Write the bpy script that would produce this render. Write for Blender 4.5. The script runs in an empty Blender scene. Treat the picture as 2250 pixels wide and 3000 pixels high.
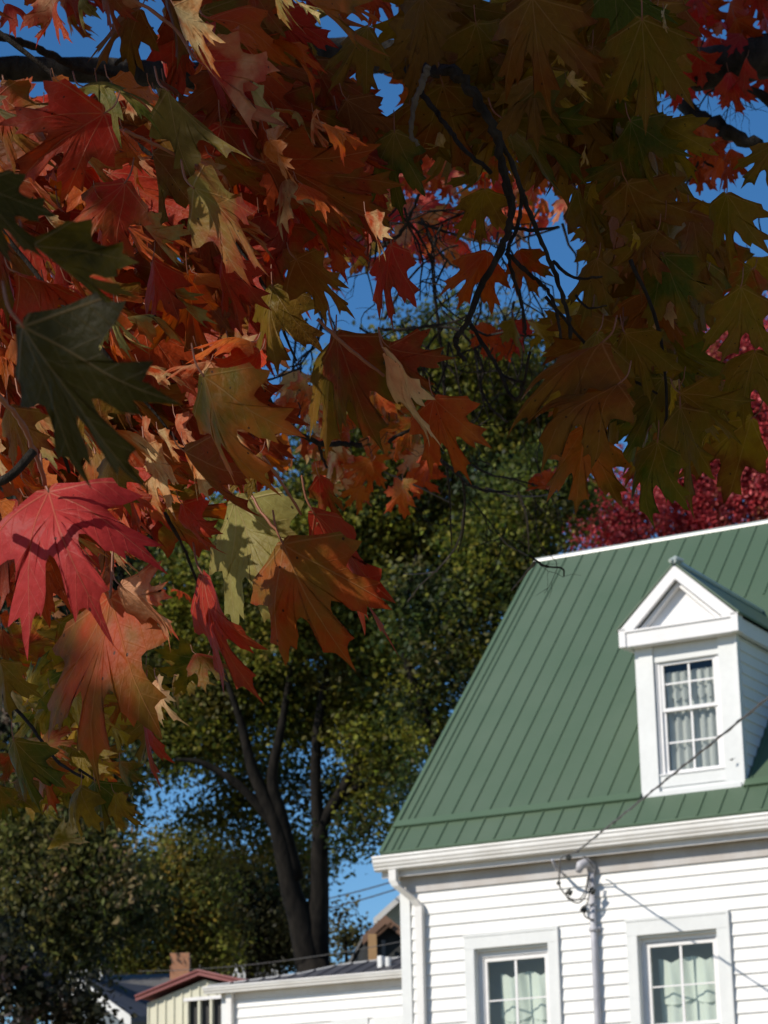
import bpy, math, random
import numpy as np
from mathutils import Vector, Matrix

random.seed(7)
rng = np.random.default_rng(11)
scene = bpy.context.scene
COL = scene.collection
R = math.radians

# ------------------------------------------------------------------ camera
FPX = 7600.0
PITCH, ROLL, YAW = R(16.93), R(-1.21), R(61.0)
cp, sp = math.cos(PITCH), math.sin(PITCH)
FW = np.array([0, cp, sp]); UP0 = np.array([0, -sp, cp]); RT0 = np.array([1.0, 0, 0])
RT = math.cos(ROLL) * RT0 + math.sin(ROLL) * UP0
UP = -math.sin(ROLL) * RT0 + math.cos(ROLL) * UP0
CAM = np.array([0, 0, 1.6])

cam_d = bpy.data.cameras.new('camera')
cam = bpy.data.objects.new('camera', cam_d); COL.objects.link(cam)
cam_d.sensor_fit = 'VERTICAL'; cam_d.sensor_height = 36.0; cam_d.sensor_width = 27.0
cam_d.lens = 36.0 * FPX / 3000.0
cam_d.clip_start = 0.05; cam_d.clip_end = 3000
m = Matrix.Identity(4)
for i in range(3):
    m[i][0] = RT[i]; m[i][1] = UP[i]; m[i][2] = -FW[i]; m[i][3] = CAM[i]
cam.matrix_world = m
cam_d.dof.use_dof = True
cam_d.dof.focus_distance = 2.9
cam_d.dof.aperture_fstop = 27
scene.camera = cam

# ------------------------------------------------------------------ light
U = np.array([math.sin(YAW), -math.cos(YAW), 0]); V = np.array([math.cos(YAW), math.sin(YAW), 0])
SUN_EL, SUN_AZ = R(35), R(28)
sh = -V * math.cos(SUN_AZ) - U * math.sin(SUN_AZ)
SUN = sh * math.cos(SUN_EL) + np.array([0, 0, math.sin(SUN_EL)])

world = bpy.data.worlds.new('World'); scene.world = world
world.use_nodes = True
wn = world.node_tree.nodes; wl = world.node_tree.links
bg = wn['Background']
sky = wn.new('ShaderNodeTexSky'); sky.sky_type = 'NISHITA'
sky.sun_disc = False
sky.sun_elevation = SUN_EL
sky.sun_rotation = math.atan2(SUN[0], SUN[1])
sky.air_density = 1.0; sky.dust_density = 0.05; sky.ozone_density = 5.0; sky.altitude = 300
hs = wn.new('ShaderNodeHueSaturation'); hs.inputs['Saturation'].default_value = 1.2
wl.new(sky.outputs['Color'], hs.inputs['Color']); wl.new(hs.outputs['Color'], bg.inputs['Color'])
bg.inputs['Strength'].default_value = 0.108

sun_d = bpy.data.lights.new('sun', 'SUN'); sun = bpy.data.objects.new('sun', sun_d); COL.objects.link(sun)
sun_d.energy = 4.3; sun_d.angle = R(0.53); sun_d.color = (1.0, 0.92, 0.81)
sun.rotation_euler = Vector(SUN).to_track_quat('Z', 'Y').to_euler()
sun.location = (-20, -15, 30)

scene.view_settings.view_transform = 'Standard'
scene.view_settings.look = 'None'
scene.view_settings.exposure = 0.12
scene.view_settings.gamma = 1.0
scene.render.engine = 'CYCLES'
scene.cycles.max_bounces = 8
scene.cycles.transparent_max_bounces = 12
scene.cycles.use_denoising = True

# ------------------------------------------------------------------ pixel rays -> points in the place
def ray(px, py):
    return FW + RT * (px - 1125) / FPX + UP * (1500 - py) / FPX

def at(px, py, depth):
    d = ray(px, py)
    return CAM + d * depth                      # depth measured along the view axis

FS = 2250 / 1659.0                              # notes taken on a 1659 px wide print of the photo
def atF(x, y, depth):
    return at(x * FS, y * FS, depth)

# house frame: u along the facade, v into the house, z up
K = 1.2
_d = ray(1181, 2700)
P0 = CAM + _d * (23 / _d[1]); P0[2] = 0
def H(u, v, z):
    p = P0 + U * u + V * v + np.array([0, 0, z])
    return CAM + K * (p - CAM)
def wall(px, py, v=0.0):
    d = ray(px, py); t = ((P0 + V * v - CAM) @ V) / (d @ V); p = CAM + d * t - P0
    return p @ U, p[2]
GZ = 1.6 - 1.6 / K                              # world z = 0 in house units

def ground_z(x, y):
    t = min(max((y - 40) / 75.0, 0), 1)
    return 8.0 * t * t * (3 - 2 * t)

# ------------------------------------------------------------------ materials
def lin(r, g, b):
    f = lambda c: ((c / 255 + .055) / 1.055) ** 2.4 if c > 10 else c / 255 / 12.92
    return (f(r), f(g), f(b))

class NT:
    def __init__(s, name):
        s.m = bpy.data.materials.new(name); s.m.use_nodes = True
        s.t = s.m.node_tree; s.n = s.t.nodes; s.l = s.t.links
        s.b = s.n['Principled BSDF']; s.out = s.n['Material Output']
    def new(s, typ, **kw):
        n = s.n.new(typ)
        for k, v in kw.items():
            if k in n.inputs: s.put(n.inputs[k], v)
            else: setattr(n, k, v)
        return n
    def put(s, sock, v):
        if hasattr(v, 'is_output') or isinstance(v, bpy.types.NodeSocket): s.l.new(v, sock)
        else: sock.default_value = v
    def M(s, op, a, b=0.0, c=None):
        n = s.n.new('ShaderNodeMath'); n.operation = op
        s.put(n.inputs[0], a); s.put(n.inputs[1], b)
        if c is not None: s.put(n.inputs[2], c)
        return n.outputs[0]
    def mix(s, fac, a, b, blend='MIX'):
        n = s.n.new('ShaderNodeMix'); n.data_type = 'RGBA'; n.blend_type = blend
        s.put(n.inputs[0], fac)
        for k, v in ((6, a), (7, b)):
            if isinstance(v, tuple): v = (v[0], v[1], v[2], 1)
            s.put(n.inputs[k], v)
        return n.outputs[2]
    def noise(s, scale, detail=4, vec=None, rough=.55):
        n = s.n.new('ShaderNodeTexNoise'); n.inputs['Scale'].default_value = scale
        n.inputs['Detail'].default_value = detail; n.inputs['Roughness'].default_value = rough
        if vec is not None: s.l.new(vec, n.inputs['Vector'])
        return n.outputs['Fac']
    def obj(s, sx=1, sy=1, sz=1):
        tc = s.n.new('ShaderNodeTexCoord'); mp = s.n.new('ShaderNodeMapping')
        mp.inputs['Scale'].default_value = (sx, sy, sz)
        s.l.new(tc.outputs['Object'], mp.inputs['Vector'])
        return mp.outputs['Vector']
    def ramp(s, fac, lo, hi):
        n = s.n.new('ShaderNodeMapRange'); n.inputs['From Min'].default_value = lo; n.inputs['From Max'].default_value = hi
        n.clamp = True
        s.l.new(fac, n.inputs['Value']); return n.outputs['Result']
    def bump(s, h, strength=.3, dist=.01):
        n = s.n.new('ShaderNodeBump'); n.inputs['Strength'].default_value = strength; n.inputs['Distance'].default_value = dist
        s.l.new(h, n.inputs['Height']); s.l.new(n.outputs[0], s.b.inputs['Normal'])

def paint(name, c, c2=None, rough=.5, scale=3, spec=.4, streak=False, bump=.0):
    t = NT(name)
    v = t.obj(1, 1, .15) if streak else t.obj()
    c2 = c2 or tuple(x * .86 for x in c)
    f = t.ramp(t.noise(scale, 6, v), .38, .68)
    f2 = t.ramp(t.noise(scale * 9, 3, t.obj()), .3, .75)
    col = t.mix(f, c, c2)
    col = t.mix(t.M('MULTIPLY', f2, .25), col, tuple(x * .85 for x in c2))
    t.l.new(col, t.b.inputs['Base Color'])
    t.b.inputs['Roughness'].default_value = rough
    t.b.inputs['Specular IOR Level'].default_value = spec
    if bump: t.bump(t.noise(scale * 20, 3, t.obj()), bump, .01)
    return t.m

MAT = {}
MAT['siding'] = paint('white_vinyl_siding', (.80, .795, .77), (.72, .72, .70), .45, 1.2, .35, True)
MAT['trim'] = paint('white_trim', (.72, .735, .72), (.66, .675, .66), .5, 2)
MAT['frame'] = paint('white_window_frame', (.80, .79, .78), (.74, .73, .72), .4, 3)
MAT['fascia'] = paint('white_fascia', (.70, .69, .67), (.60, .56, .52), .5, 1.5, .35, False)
MAT['soffit'] = paint('soffit', (.50, .485, .47), (.42, .38, .345), .6, 2.5)  # eave boards darkened: gutter shade partly put into the colour
MAT['gutter'] = paint('white_gutter', (.78, .77, .74), (.66, .64, .60), .4, 2, .5, True)
MAT['roof'] = paint('green_metal_roof', (.073, .117, .070), (.099, .140, .091), .45, .45, .3, False)
MAT['rib'] = paint('green_metal_seam', (.078, .128, .072), (.09, .14, .08), .45, .8, .45)
MAT['ridge'] = paint('pale_ridge_metal', (.50, .52, .49), (.40, .43, .40), .35, 2, .5)
MAT['caulk'] = paint('caulk', (.5, .56, .52), (.4, .46, .42), .3, 6, .5)
MAT['mast'] = paint('galvanised_pipe', (.50, .50, .53), (.36, .36, .39), .5, 7, .5)
MAT['cable'] = paint('grey_cable', (.11, .105, .10), (.08, .075, .07), .6, 5)
MAT['black'] = paint('black_clamp', (.025, .03, .025), (.02, .02, .02), .5, 5)
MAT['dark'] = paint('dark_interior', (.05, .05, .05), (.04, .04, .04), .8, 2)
MAT['room'] = paint('room_plaster', (.22, .22, .2), (.2, .2, .18), .8, 2)
MAT['shingle'] = paint('grey_shingles', (.15, .145, .14), (.11, .108, .105), .85, 4, .2, False, .4)
MAT['blueshingle'] = paint('blue_black_shingles', (.045, .052, .075), (.09, .095, .11), .8, 1.6, .25, False, .4)
MAT['steelroof'] = paint('weathered_steel_roof', (.055, .053, .056), (.085, .08, .08), .5, 2, .4)
MAT['steelcap'] = paint('bright_roof_edge', (.4, .4, .4), (.3, .3, .3), .5, 4)
MAT['cream'] = paint('cream_boards', (.66, .645, .50), (.58, .57, .45), .6, 2, .3, True)
MAT['maroon'] = paint('maroon_metal', (.21, .065, .06), (.26, .09, .08), .45, 3)
MAT['brown'] = paint('brown_timber', (.16, .085, .05), (.12, .065, .04), .7, 3)
MAT['tan'] = paint('tan_timber', (.45, .27, .12), (.38, .22, .10), .7, 3)
MAT['darkwall'] = paint('dark_wall', (.03, .033, .033), (.025, .025, .025), .8, 2)
MAT['bluewall'] = paint('blue_grey_wall', (.16, .19, .21), (.12, .14, .16), .8, 2)
MAT['pvc'] = paint('white_pvc', (.78, .78, .76), None, .4, 4)
MAT['wire'] = paint('line_wire', (.06, .06, .06), None, .6, 4)
MAT['palewall'] = paint('pale_wall', (.72, .72, .70), None, .7, 2)
MAT['ground'] = paint('bounce_ground', (.24, .20, .11), (.30, .24, .15), .95, .3, .1, False, .5)  # unseen ground, tone lightened and warmed to bounce light up into leaves

def brick_mat():
    t = NT('orange_brick')
    n = t.new('ShaderNodeTexBrick')
    n.inputs['Color1'].default_value = (.46, .20, .10, 1); n.inputs['Color2'].default_value = (.38, .16, .08, 1)
    n.inputs['Mortar'].default_value = (.42, .33, .25, 1); n.inputs['Scale'].default_value = 4.0
    n.inputs['Mortar Size'].default_value = .012
    mp = t.obj(); rot = t.n.new('ShaderNodeVectorRotate'); rot.rotation_type = 'EULER_XYZ'
    rot.inputs['Rotation'].default_value = (R(90), 0, 0)
    t.l.new(mp, rot.inputs['Vector']); t.l.new(rot.outputs[0], n.inputs['Vector'])
    t.l.new(n.outputs['Color'], t.b.inputs['Base Color']); t.b.inputs['Roughness'].default_value = .85
    return t.m
MAT['brick'] = brick_mat()

def glass_mat():
    t = NT('window_glass')
    tr = t.new('ShaderNodeBsdfTransparent'); tr.inputs[0].default_value = (.93, .95, .94, 1)
    gl = t.new('ShaderNodeBsdfGlossy'); gl.inputs['Roughness'].default_value = .02
    fr = t.new('ShaderNodeLayerWeight'); fr.inputs['Blend'].default_value = .5
    mx = t.new('ShaderNodeMixShader')
    t.l.new(t.M('ADD', t.M('MULTIPLY', t.M('POWER', fr.outputs['Facing'], 4.0), .7), .045), mx.inputs[0])
    t.l.new(tr.outputs[0], mx.inputs[1]); t.l.new(gl.outputs[0], mx.inputs[2])
    t.l.new(mx.outputs[0], t.out.inputs['Surface'])
    return t.m
MAT['glass'] = glass_mat()

def cloth_mat(name, ca, cb):
    t = NT(name)
    w = t.ramp(t.noise(30, 3, t.obj(1, 1, .05)), .3, .7)
    col = t.mix(w, ca, cb)
    d = t.new('ShaderNodeBsdfDiffuse'); t.l.new(col, d.inputs[0])
    tl = t.new('ShaderNodeBsdfTranslucent'); t.l.new(col, tl.inputs[0])
    mx = t.new('ShaderNodeMixShader'); mx.inputs[0].default_value = .25
    t.l.new(d.outputs[0], mx.inputs[1]); t.l.new(tl.outputs[0], mx.inputs[2])
    t.l.new(mx.outputs[0], t.out.inputs['Surface'])
    return t.m
MAT['cloth'] = cloth_mat('pale_green_cloth', (.76, .82, .74), (.70, .77, .68))
MAT['sheer'] = cloth_mat('grey_sheer_cloth', (.66, .68, .64), (.50, .52, .49))

def bark_mat(name, a, b, sc=14):
    t = NT(name)
    n = t.noise(sc, 8, t.obj(1, 1, .35), .65)
    t.l.new(t.mix(t.ramp(n, .35, .7), a, b), t.b.inputs['Base Color'])
    t.b.inputs['Roughness'].default_value = .95; t.b.inputs['Specular IOR Level'].default_value = .15
    t.bump(n, .9, .03)
    return t.m
MAT['bark'] = bark_mat('maple_bark', (.014, .013, .012), (.065, .06, .053), 26)
MAT['twig'] = bark_mat('dark_twig_bark', (.022, .018, .015), (.06, .05, .042), 60)
MAT['paletwig'] = bark_mat('pale_twig_bark', (.16, .14, .12), (.25, .22, .19), 60)
MAT['farbark'] = bark_mat('old_tree_bark', (.006, .0055, .005), (.024, .020, .016), 6)
MAT['stalk'] = paint('leaf_stalk_skin', (.30, .12, .06), (.17, .055, .035), .5, 12)

def leaf_mat(name, veins=True, transl=.42, rough=.5):
    """two tones per leaf (c1 in the middle, c2 towards the lobes), fine veins, blotches and specks"""
    t = NT(name)
    a1 = t.new('ShaderNodeAttribute', attribute_name='c1'); a2 = t.new('ShaderNodeAttribute', attribute_name='c2')
    uv = t.new('ShaderNodeAttribute', attribute_name='luv')
    sx = t.new('ShaderNodeSeparateXYZ'); t.l.new(uv.outputs['Vector'], sx.inputs[0])
    x, y, seed = sx.outputs[0], sx.outputs[1], sx.outputs[2]
    nz = t.n.new('ShaderNodeTexNoise'); nz.inputs['Scale'].default_value = 3.5; nz.inputs['Detail'].default_value = 5
    t.l.new(uv.outputs['Vector'], nz.inputs['Vector'])
    n = nz.outputs['Fac']
    r = t.M('SQRT', t.M('ADD', t.M('MULTIPLY', x, x), t.M('MULTIPLY', y, y)))
    f = t.M('ADD', t.M('MULTIPLY', t.M('SUBTRACT', n, .5), 2.6), t.M('SUBTRACT', t.M('MULTIPLY', r, .9), .05))
    f = t.ramp(f, 0.0, .9)
    col = t.mix(f, a1.outputs['Color'], a2.outputs['Color'])
    nz2 = t.n.new('ShaderNodeTexNoise'); nz2.inputs['Scale'].default_value = 16; nz2.inputs['Detail'].default_value = 4
    t.l.new(uv.outputs['Vector'], nz2.inputs['Vector'])
    k = t.ramp(nz2.outputs['Fac'], .3, .72)
    col = t.mix(t.M('MULTIPLY', k, .35), col, t.mix(1.0, col, (.55, .45, .4), 'MULTIPLY'))
    rim = t.M('MULTIPLY', t.ramp(t.M('ADD', a1.outputs['Alpha'], t.M('MULTIPLY', t.M('SUBTRACT', n, .55), 1.1)), .84, 1.08), .75)
    col = t.mix(rim, col, t.mix(1.0, a2.outputs['Color'], (.48, .34, .30), 'MULTIPLY'))
    if veins:
        phi = t.M('ABSOLUTE', t.M('ARCTAN2', x, y))
        st = R(37)
        g = t.M('SUBTRACT', t.M('PINGPONG', phi, st / 2 * 1.0), 0.0)
        # fold to the angle from the nearest main vein (0, 37, 74 degrees)
        g = t.M('ABSOLUTE', t.M('SUBTRACT', t.M('MODULO', t.M('ADD', phi, st / 2), st), st / 2))
        perp = t.M('MULTIPLY', r, t.M('SINE', g)); along = t.M('MULTIPLY', r, t.M('COSINE', g))
        width = t.M('ADD', .003, t.M('MULTIPLY', t.M('SUBTRACT', 1.0, t.M('MINIMUM', r, 1.0)), .009))
        main = t.M('SUBTRACT', 1.0, t.M('MINIMUM', t.M('DIVIDE', perp, width), 1.0))
        sfr = t.M('FRACT', t.M('MULTIPLY', t.M('SUBTRACT', along, t.M('MULTIPLY', perp, 1.15)), 8.5))
        sec = t.M('SUBTRACT', 1.0, t.M('MINIMUM', t.M('MULTIPLY', t.M('ABSOLUTE', t.M('SUBTRACT', sfr, .5)), 16), 1.0))
        v = t.M('MAXIMUM', t.M('MULTIPLY', main, .42), t.M('MULTIPLY', sec, .13))
        pale = t.mix(.55, a1.outputs['Color'], (.62, .40, .22))
        col = t.mix(v, col, pale)
        vo = t.n.new('ShaderNodeTexVoronoi'); vo.inputs['Scale'].default_value = 7
        t.l.new(uv.outputs['Vector'], vo.inputs['Vector'])
        spot = t.M('LESS_THAN', vo.outputs['Distance'], .075)
        col = t.mix(t.M('MULTIPLY', spot, .8), col, (.025, .014, .01))
        hb = t.M('ADD', t.M('MULTIPLY', v, -1.0), t.M('MULTIPLY', nz2.outputs['Fac'], .8))
    t.l.new(col, t.b.inputs['Base Color'])
    t.b.inputs['Roughness'].default_value = rough; t.b.inputs['Specular IOR Level'].default_value = .18
    if veins: t.bump(hb, .45, .004)
    tl = t.new('ShaderNodeBsdfTranslucent')
    hsv = t.new('ShaderNodeHueSaturation'); hsv.inputs['Saturation'].default_value = 1.2; hsv.inputs['Value'].default_value = 1.1
    t.l.new(col, hsv.inputs['Color']); t.l.new(hsv.outputs[0], tl.inputs[0])
    mx = t.new('ShaderNodeMixShader'); mx.inputs[0].default_value = transl
    t.l.new(t.b.outputs[0], mx.inputs[1]); t.l.new(tl.outputs[0], mx.inputs[2])
    t.l.new(mx.outputs[0], t.out.inputs['Surface'])
    return t.m
MAT['leaf'] = leaf_mat('maple_leaf')

def foliage_mat(name, transl=.3):
    t = NT(name)
    a1 = t.new('ShaderNodeAttribute', attribute_name='c1')
    t.l.new(a1.outputs['Color'], t.b.inputs['Base Color'])
    t.b.inputs['Roughness'].default_value = .55; t.b.inputs['Specular IOR Level'].default_value = .25
    tl = t.new('ShaderNodeBsdfTranslucent'); t.l.new(a1.outputs['Color'], tl.inputs[0])
    mx = t.new('ShaderNodeMixShader'); mx.inputs[0].default_value = transl
    t.l.new(t.b.outputs[0], mx.inputs[1]); t.l.new(tl.outputs[0], mx.inputs[2])
    t.l.new(mx.outputs[0], t.out.inputs['Surface'])
    return t.m
MAT['foliage'] = foliage_mat('tree_foliage', .42)

# ------------------------------------------------------------------ mesh helpers
def tag(o, label=None, cat=None, group=None, kind=None):
    if label: o['label'] = label
    if cat: o['category'] = cat
    if group: o['group'] = group
    if kind: o['kind'] = kind
    return o

ORG = {}
def empty(name, loc):
    o = bpy.data.objects.new(name, None); COL.objects.link(o)
    o.location = [float(c) for c in loc]; o.empty_display_size = .2
    ORG[o.name] = np.array(loc, float)
    return o

def link_mesh(name, verts, faces, mat, parent=None, smooth=False):
    off = ORG[parent.name] if parent is not None else np.zeros(3)
    me = bpy.data.meshes.new(name)
    vv = np.asarray(verts, float).reshape(-1, 3) - off
    me.from_pydata(vv.tolist(), [], faces)
    if mat is not None: me.materials.append(MAT[mat] if isinstance(mat, str) else mat)
    if smooth: me.polygons.foreach_set('use_smooth', [True] * len(me.polygons))
    me.update()
    o = bpy.data.objects.new(name, me); COL.objects.link(o)
    if parent is not None: o.parent = parent
    ORG[o.name] = off
    return o

class MB:
    """collects shapes, mapped by T, and links them as one mesh object"""
    def __init__(s, T=None): s.v = []; s.f = []; s.T = T or (lambda *p: np.array(p, float))
    def poly(s, pts):
        b = len(s.v); s.v += [s.T(*p) for p in pts]; s.f.append(tuple(range(b, b + len(pts)))); return s
    def box(s, a0, a1, b0, b1, c0, c1):
        b = len(s.v)
        for a in (a0, a1):
            for bb in (b0, b1):
                for c in (c0, c1): s.v.append(s.T(a, bb, c))
        for f in ((0, 1, 3, 2), (4, 6, 7, 5), (0, 4, 5, 1), (2, 3, 7, 6), (0, 2, 6, 4), (1, 5, 7, 3)):
            s.f.append(tuple(b + i for i in f))
        return s
    def extr(s, prof, a0, a1, axis=0):
        """profile of (b, c) pairs extruded along the first coordinate"""
        b = len(s.v); n = len(prof)
        for a in (a0, a1): s.v += [s.T(a, p, q) for p, q in prof]
        for i in range(n):
            j = (i + 1) % n; s.f.append((b + i, b + j, b + n + j, b + n + i))
        s.f.append(tuple(range(b + n - 1, b - 1, -1))); s.f.append(tuple(range(b + n, b + 2 * n)))
        return s
    def slab(s, quad, th):
        """a flat quad thickened by the vector th (in mapped coordinates)"""
        b = len(s.v); q = [s.T(*p) for p in quad]; n = len(q)
        s.v += q + [p + th for p in q]
        s.f.append(tuple(range(b, b + n))); s.f.append(tuple(range(b + 2 * n - 1, b + n - 1, -1)))
        for i in range(n):
            j = (i + 1) % n; s.f.append((b + i, b + n + i, b + n + j, b + j))
        return s
    def tube(s, pts, rad, seg=8, cap=True):
        P = [s.T(*p) for p in pts]; n = len(P)
        rr = rad if hasattr(rad, '__len__') else [rad] * n
        b = len(s.v); up = None
        for i in range(n):
            t = P[min(i + 1, n - 1)] - P[max(i - 1, 0)]; t = t / (np.linalg.norm(t) + 1e-9)
            if up is None:
                up = np.array([0, 0, 1.0]) if abs(t[2]) < .9 else np.array([1.0, 0, 0])
            a = np.cross(t, up); a /= np.linalg.norm(a) + 1e-9; c = np.cross(a, t); up = c
            for k in range(seg):
                th = 2 * math.pi * k / seg
                s.v.append(P[i] + rr[i] * (math.cos(th) * a + math.sin(th) * c))
        for i in range(n - 1):
            for k in range(seg):
                k2 = (k + 1) % seg
                s.f.append((b + i * seg + k, b + i * seg + k2, b + (i + 1) * seg + k2, b + (i + 1) * seg + k))
        if cap:
            s.f.append(tuple(range(b + seg - 1, b - 1, -1))); s.f.append(tuple(range(b + (n - 1) * seg, b + n * seg)))
        return s
    def build(s, name, mat, parent=None, smooth=False):
        return link_mesh(name, s.v, s.f, mat, parent, smooth)

def smooth_path(pts, n=6):
    """Catmull-Rom through 3D points"""
    P = np.array(pts, float)
    P = np.vstack([2 * P[0] - P[1], P, 2 * P[-1] - P[-2]])
    out = []
    for i in range(1, len(P) - 2):
        for t in np.linspace(0, 1, n, endpoint=False):
            a, b, c, d = P[i - 1], P[i], P[i + 1], P[i + 2]
            out.append(.5 * (2 * b + (c - a) * t + (2 * a - 5 * b + 4 * c - d) * t * t + (3 * b - a - 3 * c + d) * t ** 3))
    out.append(P[-2])
    return np.array(out)

# ------------------------------------------------------------------ ground
def build_ground():
    xs = np.linspace(-260, 260, 53); ys = np.linspace(-160, 520, 69)
    v = [(x, y, ground_z(x, y)) for y in ys for x in xs]
    n = len(xs)
    f = [(j * n + i, j * n + i + 1, (j + 1) * n + i + 1, (j + 1) * n + i) for j in range(len(ys) - 1) for i in range(n - 1)]
    o = link_mesh('ground', v, f, 'ground', None, True)
    tag(o, kind='structure')
build_ground()

# ------------------------------------------------------------------ the white house
RV0, RZ0, RS, RV1 = -.13, 5.424, 1.0258, 3.305     # roof plane: eave line, slope, ridge
RZ1 = RZ0 + RS * (RV1 - RV0)
UL, UR = -.14, 8.6
HB = 6.61                                           # back wall
def rz(v): return RZ0 + RS * (v - RV0)
def RP(u, v, h=0.0):                                # point on / above the front roof plane
    n = math.hypot(1, RS)
    return H(u, v - h * RS / n, rz(v) + h / n)

house = empty('white_house', H(0, 0, GZ))
tag(house, 'white clapboard house with a green standing seam metal roof and one dormer', 'house')

WIN = [ # trim (u0, u1, top), opening (u0, u1, top), glass (u0, u1, top), muntin u, muntin z
    dict(t=(.617, 1.517, 4.628), o=(.714, 1.421, 4.51), g=(.79, 1.345, 4.40), mu=1.062, mz=4.065, b=3.02),
    dict(t=(2.155, 3.08, 4.63), o=(2.254, 2.969, 4.498), g=(2.325, 2.893, 4.40), mu=2.60, mz=4.07, b=3.02),
    dict(t=(4.55, 5.47, 4.63), o=(4.65, 5.37, 4.498), g=(4.72, 5.30, 4.40), mu=5.01, mz=4.07, b=3.02),
]

def build_walls():
    w = MB(H)
    zt = 5.20
    # front wall sheet, split round the window openings
    us = [0]
    for d in WIN: us += [d['o'][0], d['o'][1]]
    us.append(UR - .12)
    for i in range(len(us) - 1):
        if i % 2 == 0: w.box(us[i], us[i + 1], 0.0, .09, GZ, zt)
        else:
            d = WIN[i // 2]
            w.box(us[i], us[i + 1], 0.0, .09, GZ, d['b'] + .1); w.box(us[i], us[i + 1], 0.0, .09, d['o'][2], zt)
    # gable ends and back
    for u0, u1 in ((0, .09), (UR - .21, UR - .12)):
        pr = [(.09, GZ), (HB, GZ), (HB, zt), (RV1, RZ1 - .12), (.09, zt)]
        w.extr(pr, u0, u1)
    w.box(0.09, UR - .21, HB - .09, HB, GZ, zt)
    w.box(0.09, UR - .21, .62, .66, GZ, zt)              # inner partition, added close behind the windows to bounce light back
    w.box(0.09, UR - .21, .09, HB - .09, 5.16, 5.2)       # upper floor
    w.build('wall', 'siding', house)
    # lap siding, course by course, butted against the window trim
    s = MB(H)
    k0 = int((3.899 - GZ) / .106)
    z = 3.899 - .106 * k0
    while z < 5.04:
        zt_ = min(z + .108, 5.055)
        cuts = [(.088, .088)]
        for d in WIN:
            if d['b'] - .06 < z + .08 and z < d['t'][2] - .02: cuts.append((d['t'][0] - .004, d['t'][1] + .004))
        cuts.append((UR - .13, UR - .13))
        j_ = random.uniform(.4, 3.4)
        if random.random() < .55 and not any(a - .15 < j_ < b + .15 for a, b in cuts): cuts.append((j_, j_ + .0022)); cuts.sort()
        for a, b in zip(cuts[:-1], cuts[1:]):
            if b[0] - a[1] > .01:
                jv = random.uniform(-.001, .001)
                s.extr([(-.0165 + jv, z), (-.0165 + jv, z + .006), (-.003, zt_), (-.0005, zt_), (-.0005, z)], a[1], b[0])
        z += .106
    s.build('siding', 'siding', house)
    t = MB(H)
    t.box(-.012, .085, -.028, 0.0, GZ, 5.06); t.box(-.012, -.0005, .0005, .085, GZ, 5.06)
    t.build('corner_board', 'trim', house)
    f = MB(H)
    f.box(-.01, UR - .12, -.024, -.001, 5.055, 5.199)
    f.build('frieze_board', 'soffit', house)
    f = MB(H)
    f.box(UL + .01, UR, -.105, HB + .1, 5.2005, 5.215)
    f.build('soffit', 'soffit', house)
    f = MB(H)
    f.box(UL + .005, UR, -.128, -.106, 5.19, RZ0 - .03)
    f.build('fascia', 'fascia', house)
build_walls()

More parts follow.
